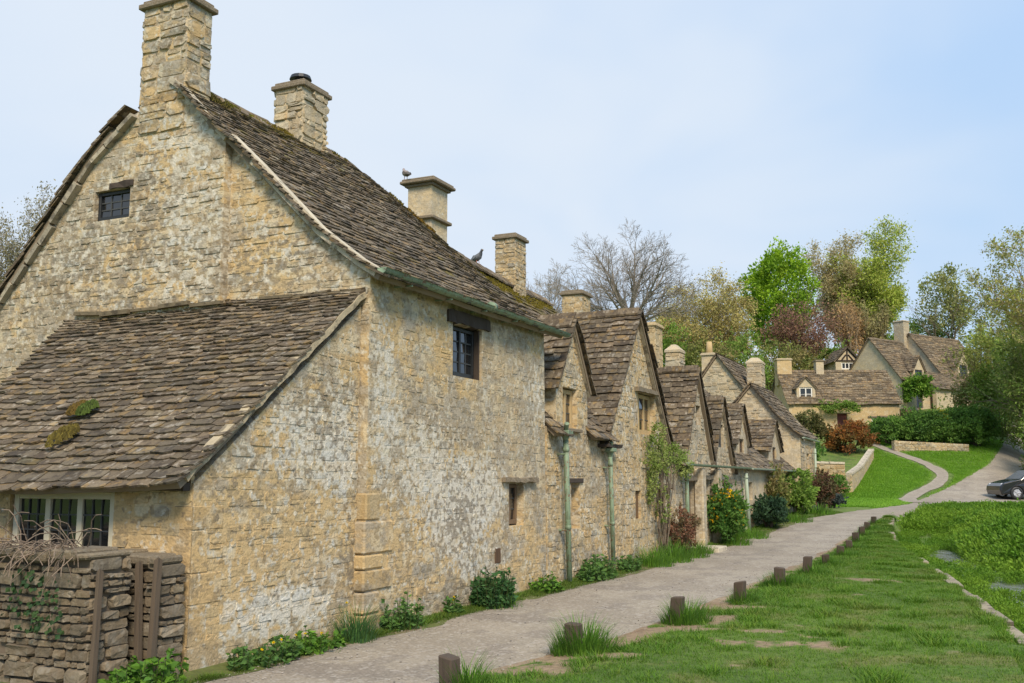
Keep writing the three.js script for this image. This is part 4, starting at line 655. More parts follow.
  // rendered and stone stacks on the ridge
  const c3 = chimney(h, { x0: -3.35, x1: -2.85, z0: -6.35, z1: -6.95, y0: 5.6, y1: 6.95, mat: M.rowPale, stones: false, cap: 'wide', capMat: M.dry });
  wpart('ledge', new G().box(-3.42, 6.32, -7.02, -2.78, 6.38, -6.28, undefined, 0.012).build(), M.dry, c3);
  chimney(h, { x0: -3.25, x1: -2.78, z0: -9.85, z1: -10.4, y0: 5.3, y1: 6.72, mat: M.row, seed: 161, max: 20, hgt: [0.08, 0.13], len: [1.6, 3], proud: [0.002, 0.02] });
}
{ // third cottage: two narrower front gables
  const h = thing('stone_cottage', 'third cottage of the row, two narrow front gables above a green gutter', 'cottage', [-3, 0, -15.5], 0, 'cottages of the row');
  const wf = { poly: [[12.03, -0.3], [18.9, -0.3], [18.9, 1.95], [17.5, 1.95], [16.35, 3.62], [15.3, 1.95], [15.24, 1.95], [13.95, 4.06], [12.66, 2.0], [12.03, 2.0]], holes: [[13.0, 0.1, 13.6, 1.55], [14.4, 0.98, 14.95, 1.57], [15.5, 1.1, 15.9, 1.62], [16.5, 0.6, 17.2, 1.48], [13.9, 2.86, 14.35, 3.32], [16.1, 2.4, 16.65, 2.98]] };
  const w1 = wall(front, { ...wf, mat: M.rowGrey, parent: h, name: 'front_wall' });
  rubble(front, { ...wf, mat: M.rowGrey, parent: w1, max: 40, seed: 211, hgt: [0.09, 0.17], len: [1.2, 2.8], proud: [0.002, 0.02] });
  wall(frame([0, 0, -18.93], [-1, 0, 0], [0, 0, -1]), { poly: [[0.36, -0.3], [6, -0.3], [6, 2.2], [3, 4.9], [0.36, 2.2]], mat: M.rowGrey, parent: h, name: 'end_wall' });
  for (const [a, b] of [[12.08, 12.5], [17.45, 19.0]]) slope([0.14, 0, 0], UZ, [-1, 0, 0], { prof: [[0, 1.92], [0.52, 2.40]], s0: a, s1: b, parent: h, max: 20, seed: 219 + a, e0: 0.18, e1: 0.17, name: 'eaves_roof' });
  const main = slope([-0.34, 0, 0], UZ, [-1, 0, 0], { prof: [[0, 2.36], [1.02, 3.3], [2.66, 5.1]], s0: 12.08, s1: 19.0, parent: h, max: 20, seed: 221, e0: 0.2, e1: 0.14, wid: [0.22, 0.42], sag: (s, t) => 0.06 * (fbm(s, t, 2, 5) - 0.5) });
  slope([-6.2, 0, 0], UZ, [1, 0, 0], { prof: [[0, 2.0], [3.2, 5.1]], s0: 12.08, s1: 19.0, parent: h, seed: 223, e0: 0.35, e1: 0.25, wid: [0.4, 0.6] });
  ridge(main.roof, [-3, 5.16, -12.1], [-3, 5.16, -19], { seed: 225, max: 10 });
  frontGable(h, { sc: 13.95, half: 1.36, ye: 1.98, ya: 4.2, xb: -2.4, seed: 231, max: 130, e0: 0.2, e1: 0.13, wid: [0.2, 0.42], th: 0.03 });
  frontGable(h, { sc: 16.35, half: 1.1, ye: 1.95, ya: 3.66, xb: -2.0, seed: 241, max: 60, e0: 0.2, e1: 0.14, wid: [0.2, 0.4], th: 0.03 });
  windowUnit(front, h, { s0: 13.91, s1: 14.34, y0: 2.87, y1: 3.31, inset: 0.1, lights: 1, nx: 1, ny: 2, fw: 0.06, mat: M.oak });
  windowUnit(front, h, { s0: 16.11, s1: 16.64, y0: 2.41, y1: 2.97, inset: 0.06, lights: 2, nx: 1, ny: 2, fw: 0.05, mat: M.lead, glass: M.glassFar });
  windowUnit(front, h, { s0: 14.41, s1: 14.94, y0: 0.99, y1: 1.56, inset: 0.14, lights: 2, nx: 1, ny: 2, fw: 0.05, mat: M.oak });
  windowUnit(front, h, { s0: 15.51, s1: 15.89, y0: 1.11, y1: 1.61, inset: 0.14, lights: 1, nx: 1, ny: 2, fw: 0.05, mat: M.oak });
  windowUnit(front, h, { s0: 16.51, s1: 17.19, y0: 0.61, y1: 1.47, inset: 0.12, lights: 2, nx: 1, ny: 2, fw: 0.05, mat: M.oak });
  for (const [a, b, y] of [[12.85, 13.75, 1.57], [14.25, 15.1, 1.59], [15.4, 16, 1.64], [16.35, 17.4, 1.5]]) wpart('lintel', slabIn(front, a, y, -0.1, b, y + 0.09, 0.1, Math.round(a * 10), 0.01), M.dry, h);
  const d = bx(h, 'door', [-0.14, 0.1, -13.58, -0.1, 1.54, -13.02], M.oak, 0.006); for (let i = 0; i < 4; i++) bx(d, 'plank', [-0.105, 0.12, -13.57 + i * 0.137, -0.085, 1.52, -13.445 + i * 0.137], M.oak, 0.006); bx(d, 'handle', [-0.08, 0.8, -13.1, -0.06, 0.86, -13.06], M.iron, 0);
  gutterRun(h, 12.3, 18.8, 1.94, M.gutter, 0.22); downpipe(h, 12.5, 0.2, 1.7, M.gutter, { r: 0.045, x: 0.13 }); downpipe(h, 18.75, 0.2, 1.75, M.gutterPale, { r: 0.05, x: 0.16, hopper: false, lean: 0.25 });
  for (const [a, seed] of [[13.72, 261], [15.28, 262]]) { const g = new G().box(0.0, 0.0, -a - 0.16, 0.22, 1.85, -a + 0.16, undefined, 0.03).build(); domUV(g, M.rowGrey, (x, y, z) => [x + z, y]); wpart('buttress', g, M.rowGrey, h); }
  chimney(h, { x0: -3.28, x1: -2.76, z0: -13.75, z1: -14.35, y0: 4.7, y1: 6.15, mat: M.row, seed: 271, max: 12, hgt: [0.1, 0.2], proud: [0.002, 0.02] });
}
{ // fourth cottage: low eaves, two dormers with ochre sides
  const h = thing('stone_cottage', 'fourth cottage of the row, low eaves and dormers with ochre sides', 'cottage', [-3, 0, -23], 0, 'cottages of the row');
  const wf = { poly: [[18.95, -0.3], [26.9, -0.3], [26.9, 1.95], [18.95, 1.95]], holes: [[19.5, 1.0, 20.1, 1.5], [22.7, 0.9, 23.5, 1.5], [24.8, 0.3, 25.5, 1.6]] };
  const w1 = wall(front, { ...wf, mat: M.rowPale, parent: h, name: 'front_wall' });
  const main = slope([0.16, 0, 0], UZ, [-1, 0, 0], { prof: [[0, 1.88], [1.5, 3.2], [3.1, 4.75]], s0: 19.02, s1: 26.95, parent: h, max: 30, seed: 321, e0: 0.22, e1: 0.16, wid: [0.25, 0.45], sag: (s, t) => 0.08 * (fbm(s, t, 2, 15) - 0.5) });
  slope([-6.1, 0, 0], UZ, [1, 0, 0], { prof: [[0, 2.0], [3.16, 4.75]], s0: 19.02, s1: 26.95, parent: h, seed: 323, e0: 0.35, e1: 0.25, wid: [0.4, 0.6] });
  ridge(main.roof, [-3, 4.8, -19.0], [-3, 4.8, -26.9], { seed: 325, max: 8 });
  for (const [s, hw, xf, ye, ya, sd] of [[20.3, 0.75, -0.25, 2.75, 3.75, 331], [24.6, 1.0, -0.1, 2.62, 3.5, 341]]) {
    wall(frame([xf - 0.06, 0, 0], UZ, PX), { poly: [[s - hw, 1.9], [s + hw, 1.9], [s + hw, ye], [s, ya - 0.06], [s - hw, ye]], holes: [[s - 0.32, ye - 0.55, s + 0.32, ye]], mat: M.rowGrey, parent: h, name: 'dormer_front', thick: 0.2 });
    wall(frame([xf - 2, 0, -(s - hw)], UX, PZ), { poly: [[0, 1.9], [1.736, 1.9], [1.736, ye], [0, ye]], mat: M.orange, parent: h, name: 'dormer_cheek', thick: 0.15 });
    windowUnit(frame([xf - 0.06, 0, 0], UZ, PX), h, { s0: s - 0.31, s1: s + 0.31, y0: ye - 0.54, y1: ye - 0.01, inset: 0.05, lights: 2, nx: 1, ny: 2, fw: 0.06, mat: M.oak, glass: M.glassFar });
    frontGable(h, { sc: s, half: hw, ye, ya, xf, xb: -2.6, seed: sd, max: 40, e0: 0.2, e1: 0.15, wid: [0.24, 0.42], th: 0.03, ov: 0.12 });
  }
  windowUnit(front, h, { s0: 19.51, s1: 20.09, y0: 1.01, y1: 1.49, inset: 0.1, lights: 2, nx: 1, ny: 2, fw: 0.05, mat: M.oak }); windowUnit(front, h, { s0: 22.71, s1: 23.49, y0: 0.91, y1: 1.49, inset: 0.1, lights: 2, nx: 1, ny: 2, fw: 0.05, mat: M.oak });
  bx(h, 'door', [-0.12, 0.3, -25.49, -0.08, 1.59, -24.81], M.oak, 0.006);
  gutterRun(h, 19.05, 26.8, 1.9, M.gutterPale, 0.22);
  chimney(h, { x0: -3.35, x1: -2.75, z0: -19.9, z1: -20.7, y0: 4.4, y1: 6.2, mat: M.ashlar, seed: 351, max: 10, hgt: [0.14, 0.24], cap: 'slabs', capMat: M.ashlar });
  chimney(h, { x0: -3.2, x1: -2.75, z0: -22.6, z1: -23.2, y0: 4.4, y1: 5.7, mat: M.rowPale, seed: 353, hgt: [0.12, 0.2], proud: [0.01, 0.04], tones: [0.7, 1], cap: 'cone', capMat: M.rowPale });
}
{ // end cottage: gable end towards the camera
  const h = thing('stone_cottage', 'end cottage of the row, plain cream gable rising above the lower roofs', 'cottage', [-1.5, 0.3, -29], 0, 'cottages of the row');
  const gf = frame([0, 0, -27], UX, PZ), ff = frame([0.3, 0, 0], UZ, PX);
  wall(gf, { poly: [[-2.95, 0], [0.297, 0], [0.297, 3.1], [-0.35, 3.68], [-1.34, 4.88], [-2.95, 3.0]], mat: M.rowPale, parent: h, name: 'gable_wall' });
  const w = { poly: [[27.003, 0], [30.6, 0], [30.6, 3.05], [27.003, 3.05]], holes: [[28.4, 1.9, 29, 2.5]] };
  const w1 = wall(ff, { ...w, mat: M.row, parent: h, name: 'front_wall' }); rubble(ff, { ...w, mat: M.row, parent: w1, max: 0, seed: 411, hgt: [0.12, 0.2], proud: [0.004, 0.025] });
  wall(frame([0, 0, -30.6], [-1, 0, 0], [0, 0, -1]), { poly: [[-0.297, 0], [2.95, 0], [2.95, 3.0], [1.34, 4.88], [-0.297, 3.1]], mat: M.rowPale, parent: h, name: 'gable_wall' });
  rubble(gf, { poly: [[-2.9, 3], [0.25, 3], [-0.35, 3.66], [-1.34, 4.84], [-2.9, 3.02]], mat: M.rowPale, parent: h.children[0], max: 40, seed: 415, hgt: [0.09, 0.17], len: [1.2, 2.8], proud: [0.004, 0.03], tones: [0.72, 1] });
  slope([0.36, 0, 0], UZ, [-1, 0, 0], { prof: [[0, 3.08], [0.7, 3.72], [1.7, 5.0]], s0: 26.9, s1: 30.75, parent: h, max: 30, seed: 421, e0: 0.22, e1: 0.15, wid: [0.25, 0.45], th: 0.03 });
  slope([-3.1, 0, 0], UZ, [1, 0, 0], { prof: [[0, 2.95], [1.76, 5.0]], s0: 26.9, s1: 30.75, parent: h, max: 0, seed: 423, e0: 0.22, e1: 0.15, wid: [0.25, 0.45], th: 0.03 });
  windowUnit(ff, h, { s0: 28.41, s1: 28.99, y0: 1.91, y1: 2.49, inset: 0.1, lights: 2, nx: 1, ny: 2, mat: M.white, glass: M.glassFar });
  gutterRun(h, 27, 30.6, 3.04, M.gutterPale, 0.42, 0.05); downpipe(h, 29.6, 0.4, 2.7, M.gutterPale, { x: 0.42, hopper: false });
}
{ // the taller gable behind
  const h = thing('stone_cottage', 'steep cream gable with a stack, standing behind the end of the row', 'cottage', [-3.6, 0.4, -35.5]);
  const gf = frame([0, 0, -33], UX, PZ);
  wall(gf, { poly: [[-6.5, -0.5], [-1.4, -0.5], [-1.4, 3.2], [-3.95, 6.75], [-6.5, 3.2]], mat: M.rowPale, parent: h, name: 'gable_wall' });
  wall(frame([-1.403, 0, 0], UZ, PX), { poly: [[33.003, -0.5], [38, -0.5], [38, 3.2], [33.003, 3.2]], mat: M.rowPale, parent: h, name: 'front_wall' });
  rubble(gf, { poly: [[-6, 3.6], [-1.7, 3.6], [-3.95, 6.7]], mat: M.rowPale, parent: h.children[0], max: 40, seed: 417, hgt: [0.1, 0.19], len: [1.2, 2.8], proud: [0.004, 0.035], tones: [0.72, 1] });
  slope([-1.2, 0, 0], UZ, [-1, 0, 0], { prof: [[0, 3.1], [2.75, 6.88]], s0: 32.9, s1: 38.1, parent: h, max: 0, seed: 431, e0: 0.24, e1: 0.18, wid: [0.3, 0.5], th: 0.03 });
  slope([-6.7, 0, 0], UZ, [1, 0, 0], { prof: [[0, 3.1], [2.75, 6.88]], s0: 32.9, s1: 38.1, parent: h, max: 0, seed: 433, e0: 0.24, e1: 0.18, wid: [0.3, 0.5], th: 0.03 });
  chimney(h, { x0: -2.95, x1: -2.35, z0: -34.2, z1: -35, y0: 4.5, y1: 6.5, mat: M.rowPale, seed: 355, hgt: [0.12, 0.2], proud: [0.01, 0.04], tones: [0.7, 1], cap: 'cone', capMat: M.rowPale });
  const c = chimney(h, { x0: -5.0, x1: -4.45, z0: -34.5, z1: -35.2, y0: 5, y1: 7.0, mat: M.rowPale, stones: false, cap: 'slabs', capMat: M.rowPale });
  wpart('chimney_pot', new G().rod([-4.72, 7.1, -34.85], [-4.72, 7.65, -34.85], 0.16, 0.12, 12, [1, 1, 1], true).build(true), M.oakPale, c);
}
// ------------------------------------------------------------------ cottages up the hill (built in their own axes: x along the front, z outwards)
function local(name, label, cat, at, turn, group) { const h = thing(name, label, cat, at, turn, group); base.set(h, [0, 0, 0]); return h; }
const YAW = camera.rotation.y;
function hillRoof(h, x0, x1, z0, z1, ye, yr, seed, tone = 1) {
  const zm = (z0 + z1) / 2, d = (z0 - z1) / 2;
  const a = slope([0, 0, z0 + 0.15], UX, [0, 0, -1], { prof: [[0, ye - 0.12], [d * 0.5, lerp(ye, yr, 0.46)], [d + 0.15, yr]], s0: x0 - 0.1, s1: x1 + 0.1, parent: h, max: 0, seed, mat: M.slateTan, e0: 0.3, e1: 0.2, wid: [0.3, 0.6], th: 0.035, tone, sag: (s, t) => 0.14 * (fbm(s * 0.5 + seed, t, 2, 3) - 0.5) });
  slope([0, 0, z1 - 0.15], [-1, 0, 0], [0, 0, 1], { prof: [[0, ye - 0.12], [d + 0.15, yr]], s0: -x1 - 0.1, s1: -x0 + 0.1, parent: h, max: 0, seed: seed + 1, e0: 0.5, e1: 0.4, wid: [0.5, 0.9], th: 0.035, tone });
  ridge(a.roof, [x0 - 0.1, yr + 0.06, zm], [x1 + 0.1, yr + 0.06, zm], { seed: seed + 2, len: 0.6, max: 0 });
}
function hillBody(h, x0, x1, z0, z1, ye, yr, mat, holes, gmat = mat) {
  const zm = (z0 + z1) / 2;
  wall(frame([0, 0, z0], UX, PZ), { poly: [[x0, -1.5], [x1, -1.5], [x1, ye], [x0, ye]], holes, mat, parent: h, name: 'front_wall' });
  wall(frame([x0 + 0.003, 0, 0], [0, 0, 1], [-1, 0, 0]), { poly: [[z1, -1.5], [z0 - 0.003, -1.5], [z0 - 0.003, ye], [zm, yr - 0.08], [z1, ye]], mat: gmat, parent: h, name: 'gable_wall' });
  wall(frame([x1 - 0.003, 0, 0], [0, 0, -1], [1, 0, 0]), { poly: [[-z0 + 0.003, -1.5], [-z1, -1.5], [-z1, ye], [-zm, yr - 0.08], [-z0 + 0.003, ye]], mat: gmat, parent: h, name: 'gable_wall' });
  wall(frame([0, 0, z1 + 0.003], [-1, 0, 0], [0, 0, -1]), { poly: [[-x1 + 0.36, -1.5], [-x0 - 0.36, -1.5], [-x0 - 0.36, ye], [-x1 + 0.36, ye]], mat, parent: h, name: 'back_wall' });
}
function hillDormer(h, x, z, y, w, hh, ap, mat, fmat = M.white, seed = 1) {
  const fr = frame([0, 0, z], UX, PZ);
  wall(fr, { poly: [[x - w, y], [x + w, y], [x + w, y + hh], [x, ap], [x - w, y + hh]], holes: [[x - w * 0.7, y + 0.12, x + w * 0.7, y + hh]], mat, parent: h, name: 'dormer_front', thick: 0.9 });
  windowUnit(fr, h, { s0: x - w * 0.69, s1: x + w * 0.69, y0: y + 0.13, y1: y + hh - 0.01, inset: 0.05, lights: 2, nx: 1, ny: 2, fw: 0.08, mat: fmat, bar: fmat, glass: M.glassFar, bw: 0.02 });
  for (const d of [-1, 1]) slope([x + d * (w + 0.12), 0, z], d < 0 ? [0, 0, -1] : [0, 0, 1], [-d, 0, 0], { prof: [[0, y + hh - 0.1], [w + 0.12, ap + 0.06]], s0: d < 0 ? -0.1 : -1.3, s1: d < 0 ? 1.3 : 0.1, parent: h, seed: seed + d, e0: 0.25, e1: 0.2, wid: [0.3, 0.45], th: 0.03, name: 'dormer_roof' });
}
{
  const x = -2.12, z = -64.28, h = local('hill_cottage', 'long ochre cottage with one white dormer, on the slope above the orange bush', 'cottage', [x, 4.62, z], YAW, 'cottages on the hill');
  hillBody(h, -4.2, 3.55, 0, -5, 2.2, 4.7, M.orange, [[-0.85, -0.4, -0.15, 1.45], [1.55, 0.25, 2.75, 1.15]]);
  hillRoof(h, -4.2, 3.55, 0, -5, 2.2, 4.7, 511);
  hillDormer(h, -2.87, -0.3, 2.2, 0.66, 1.1, 4.0, M.rowPale, M.white, 515);
  part('door', new G().box(-0.84, -0.4, -0.16, -0.16, 1.44, -0.1, undefined, 0.01).build(), M.redDoor, h);
  wpart('lintel', slabIn(frame([0, 0, 0], UX, PZ), -1.1, 1.45, -0.1, 0.1, 1.62, 0.06, 3), M.rowPale, h);
  windowUnit(frame([0, 0, 0], UX, PZ), h, { s0: 1.56, s1: 2.74, y0: 0.26, y1: 1.14, inset: 0.06, lights: 3, nx: 1, ny: 2, fw: 0.1, mat: M.white, bar: M.white, glass: M.glassFar, bw: 0.025 });
  wpart('lintel', slabIn(frame([0, 0, 0], UX, PZ), 1.3, 1.15, -0.1, 3.0, 1.27, 0.08, 4), M.dry, h);
  chimney(h, { x0: -4.35, x1: -3.3, z0: -2.1, z1: -2.9, y0: 3.6, y1: 5.45, mat: M.orange, stones: false, capMat: M.rowPale });
  chimney(h, { x0: -1.5, x1: -0.95, z0: -2.2, z1: -2.8, y0: 4.2, y1: 5.35, mat: M.rowPale, stones: false, capMat: M.dry });
}
{
  const h = local('hill_cottage', 'pale cottage with a broad cream gable and one dormer, left of the tall stack', 'cottage', [0.65, 7.0, -76.6], YAW + 0.61, 'cottages on the hill');
  hillBody(h, 0, 4.3, 0, -5.6, 2.5, 6.1, M.rowPale, [[1.9, 0.2, 2.8, 1.4]]); hillRoof(h, 0, 4.3, 0, -5.6, 2.5, 6.1, 521, 1);
  hillDormer(h, 2.5, -0.05, 2.2, 0.75, 1.15, 4.5, M.rowPale, M.lead, 525);
  windowUnit(frame([0, 0, 0], UX, PZ), h, { s0: 1.91, s1: 2.79, y0: 0.21, y1: 1.39, inset: 0.06, lights: 2, nx: 1, ny: 2, fw: 0.1, mat: M.lead, glass: M.glassFar });
}
{
  const h = local('hill_cottage', 'tall brown roofed cottage beside its tall stack, highest of the hill cottages', 'cottage', [3.6, 7.9, -84.2], YAW + 0.61, 'cottages on the hill');
  hillBody(h, 0, 7.5, 0, -6.2, 2.3, 6.4, M.rowPale, [[4.3, 0.2, 5.2, 1.4]]); hillRoof(h, 0, 7.5, 0, -6.2, 2.3, 6.4, 531, 1);
  hillDormer(h, 3.0, 0.05, 2.0, 0.85, 1.5, 4.9, M.rowPale, M.lead, 535);
  windowUnit(frame([0, 0, 0], UX, PZ), h, { s0: 4.31, s1: 5.19, y0: 0.21, y1: 1.39, inset: 0.06, lights: 2, nx: 1, ny: 2, fw: 0.1, mat: M.lead, glass: M.glassFar });
  chimney(h, { x0: -0.5, x1: 0.35, z0: -3.3, z1: -4.3, y0: 3, y1: 7.5, mat: M.rowGrey, stones: false, cap: 'slabs', capMat: M.rowGrey });
  slope([0, 0, 2.2], UX, [0, 0, -1], { prof: [[0, 0.9], [2.4, 2.6]], s0: -4.5, s1: 3.6, parent: h, seed: 541, mat: M.slateTan, e0: 0.3, e1: 0.24, wid: [0.35, 0.6], th: 0.035, name: 'porch_roof', tone: 0.95 });
  wall(frame([0, 0, 1.95], UX, PZ), { poly: [[-4.4, -2], [3.5, -2], [3.5, 1.0], [-4.4, 1.0]], mat: M.rowPale, parent: h, name: 'porch_wall' });
}
{
  const h = local('hill_cottage', 'small half timbered white gable peeping over the long roof', 'cottage', [-3.75, 7.35, -79.4], YAW, 'cottages on the hill'), fr = frame([0, 0, 0], UX, PZ);
  wall(fr, { poly: [[-1, -1.5], [1, -1.5], [1, 4.1], [0, 5.2], [-1, 4.1]], holes: [[-0.5, 3.35, 0.5, 3.95]], mat: M.rowPale, parent: h, name: 'front_wall', thick: 3.5 });
  windowUnit(fr, h, { s0: -0.49, s1: 0.49, y0: 3.36, y1: 3.94, inset: 0.05, lights: 3, nx: 1, ny: 1, fw: 0.08, mat: M.white, glass: M.glassFar });
  for (const [a, b, c, d] of [[-1, 4.05, 0, 5.15], [1, 4.05, 0, 5.15], [-1, 4.08, 1, 4.08], [0, 4.08, 0, 5.1], [-0.5, 4.1, -0.1, 4.6], [0.5, 4.1, 0.1, 4.6]]) { const g = new G().rod([a, b, 0.02], [c, d, 0.02], 0.07, 0.07, 4, undefined, true).build(); part('timber', g, M.oakDark, h); }
  for (const d of [-1, 1]) slope([d * 1.2, 0, 0], d < 0 ? [0, 0, -1] : [0, 0, 1], [-d, 0, 0], { prof: [[0, 4.0], [1.2, 5.3]], s0: d < 0 ? -0.2 : -3.6, s1: d < 0 ? 3.6 : 0.2, parent: h, seed: 551 + d, e0: 0.3, e1: 0.24, wid: [0.35, 0.5], th: 0.03 });
}
// garden and retaining walls of the green
function hillWall(label, pts, hgt, thick, mat, seed, cope = true) {
  const h = thing('garden_wall', label, 'wall', [pts[0][0], H(...pts[0]), pts[0][1]], 0, 'walls round the green'), rnd = mulberry(seed);
  for (let i = 0; i + 1 < pts.length; i++) {
    const [ax, az] = pts[i], [bx2, bz] = pts[i + 1], L = Math.hypot(bx2 - ax, bz - az), ux = [(bx2 - ax) / L, 0, (bz - az) / L], n = [-ux[2], 0, ux[0]], ya = H(ax, az), yb = H(bx2, bz), fr = frame([ax, 0, az], ux, n);
    const P = new Pieces(), hh = pts[i][2] ?? hgt, h2 = pts[i + 1][2] ?? hgt;
    const po = [[0, Math.min(ya, yb) - 0.4], [L, Math.min(ya, yb) - 0.4], [L, yb + h2], [0, ya + hh]]; const w = wall(fr, { poly: po, mat, parent: h, name: 'wall_face', thick, so: i });
    rubble(fr, { poly: po, mat, parent: w, max: 30, seed: seed + i, hgt: [0.1, 0.2], len: [1.2, 2.8], proud: [0.01, 0.05], tones: [0.7, 1] });
    if (cope) { let s = 0; while (s < L - 0.05) { const l = Math.min(0.35 + rnd() * 0.3, L - s), y0 = lerp(ya + hh, yb + h2, s / L), y1 = lerp(ya + hh, yb + h2, (s + l) / L), t = 0.8 + 0.2 * rnd(), g = new G().hull8([[s + .01, y0, -thick - .04], [s + l, y1, -thick - .04], [s + l, y1, 0.05], [s + .01, y0, 0.05], [s + .01, y0 + 0.11, -thick - .02], [s + l, y1 + 0.1, -thick - .02], [s + l, y1 + 0.1, 0.03], [s + .01, y0 + 0.11, 0.03]], [t, t, t]).build(); g.applyMatrix4(fr.m); wpart('cope_stone', g, M.mortar, h); s += l; } }
  }
}
hillWall('rubble retaining wall beyond the end cottage, below the orange bush', [[-3.2, -44.2, 1.5], [-0.35, -45.2, 1.45]], 1.4, 0.4, M.orange, 561);
hillWall('pale coped garden wall climbing the left side of the green', [[-0.3, -45.2, 0.9], [-0.25, -50, 0.6], [-0.2, -56.5, 0.45]].reverse(), 1, 0.28, M.row, 571);
hillWall('low golden rubble wall at the foot of the dark hedge', [[1.1, -59.2], [2.6, -60.0], [4.1, -60.7], [5.4, -61.2]].map(([x, z], i) => [x, z, 3.95 - i * 0.08 - H(x, z)]), 1, 0.4, M.row, 581, false);
// ------------------------------------------------------------------ vegetation
function leaf(g, p, d, s, col, rnd, fold = 0.25, asp = 0.55) {      // one folded leaf: p base, d direction
  const r = V(rnd() - 0.5, rnd() - 0.5, rnd() - 0.5).normalize(), x = V(0, 0, 0).crossVectors(d, r).normalize(), n = V(0, 0, 0).crossVectors(x, d), w = s * asp * 0.5, m = s * 0.45;
  const T = [p[0] + d.x * s, p[1] + d.y * s, p[2] + d.z * s], f = w * fold, a = (k) => [p[0] + d.x * m + x.x * w * k + n.x * f, p[1] + d.y * m + x.y * w * k + n.y * f, p[2] + d.z * m + x.z * w * k + n.z * f];
  g.tri(p, a(1), T, col, [[0, 0], [1, 0.5], [0, 1]]); g.tri(p, T, a(-1), col, [[0, 0], [0, 1], [1, 0.5]]);
}
const rdir = (rnd) => { const z = rnd() * 2 - 1, a = rnd() * 6.2832, r = Math.sqrt(1 - z * z); return V(r * Math.cos(a), z, r * Math.sin(a)); };
const tint = (cols, rnd, k0 = 0.75, k1 = 1.25) => { const c = cols[Math.floor(rnd() * cols.length)], k = lerp(k0, k1, rnd()) * 1.55; return [c[0] * k, c[1] * k, c[2] * k]; };
// leaves gathered in clumps through an uneven crown
function crown(g, { c, r, clumps, per, size, cols, rnd, low = -0.9, cr = 0.26, shell = 0.55, up = 0.2, holes = 0 }) {
  const sd = Math.floor(rnd() * 1000);
  for (let i = 0; i < clumps; i++) {
    const d = rdir(rnd); if (d.y < low) { i--; continue; } const bump = 0.66 + 0.66 * vn(d.x * 2.2 + 5, d.z * 2.2 + d.y * 2.6 + 5, sd), q = (shell + (1 - shell) * Math.sqrt(rnd())) * bump, cc = [c[0] + d.x * r[0] * q, c[1] + d.y * r[1] * q, c[2] + d.z * r[2] * q], kr = cr * (0.6 + 0.8 * rnd()), base = tint(cols, rnd, 0.82, 1.15);
    for (let k = 0; k < per; k++) { const e = rdir(rnd), qq = Math.cbrt(rnd()), p = [cc[0] + e.x * r[0] * kr * qq, cc[1] + e.y * r[1] * kr * qq * 0.8, cc[2] + e.z * r[2] * kr * qq]; const o = V(p[0] - c[0], (p[1] - c[1]) * 0.6, p[2] - c[2]).normalize().multiplyScalar(0.7).add(rdir(rnd)).add(V(0, up, 0)).normalize(), kk = 0.8 + 0.4 * rnd(); leaf(g, p, o, size * (0.6 + 0.8 * rnd()), [base[0] * kk, base[1] * kk, base[2] * kk], rnd); }
  }
}
function limb(g, p, d, len, r, depth, o, tips) {
  const n = depth >= o.depth - 1 ? 2 : 3, rnd = o.rnd; let q = p, dir = d.clone(), rr = r;
  for (let i = 0; i < n; i++) {
    dir.add(rdir(rnd).multiplyScalar(o.wig)).add(V(0, o.lift * (depth > 1 ? 1 : 0.3), 0)).normalize(); const e = [q[0] + dir.x * len / n, q[1] + dir.y * len / n, q[2] + dir.z * len / n], b = o.bound, out = b && depth > 0 && (e[0] / b[1]) ** 2 + ((e[1] - b[0]) / b[2]) ** 2 + (e[2] / b[1]) ** 2 > 0.75 + 0.5 * rnd(), r2 = rr * (1 - 0.32 / n);
    const k = 0.8 + 0.4 * rnd(); g.rod(q, e, rr, r2, depth < 2 ? 7 : depth < 4 ? 4 : 3, [o.col[0] * k, o.col[1] * k, o.col[2] * k]); q = e; rr = r2; if (out) { tips.push([q, dir.clone()]); return; }
    if (depth > 0 && depth < o.depth && i < n - 1 && rnd() < o.side) branch(g, q, dir, len, rr, depth, o, tips, 0.75);
  }
  if (depth < o.depth) { const m = depth === 0 ? o.forks : rnd() < 0.35 ? 3 : 2; for (let i = 0; i < m; i++) branch(g, q, dir, len, rr, depth, o, tips, 1, i / m * 6.283); }
  else tips.push([q, dir.clone()]);
}
function branch(g, q, dir, len, rr, depth, o, tips, k, az = o.rnd() * 6.283) {
  const rnd = o.rnd, a = lerp(o.ang[0], o.ang[1], rnd()), e = Math.abs(dir.y) < 0.95 ? V(0, 1, 0) : V(1, 0, 0), x = V(0, 0, 0).crossVectors(dir, e).normalize(), y = V(0, 0, 0).crossVectors(dir, x); az += (rnd() - 0.5) * 1.2;
  const nd = dir.clone().multiplyScalar(Math.cos(a)).addScaledVector(x, Math.sin(a) * Math.cos(az)).addScaledVector(y, Math.sin(a) * Math.sin(az)).normalize();
  limb(g, q, nd, len * lerp(o.sh[0], o.sh[1], rnd()) * k, rr * lerp(o.thin[0], o.thin[1], rnd()), depth + 1, o, tips);
}
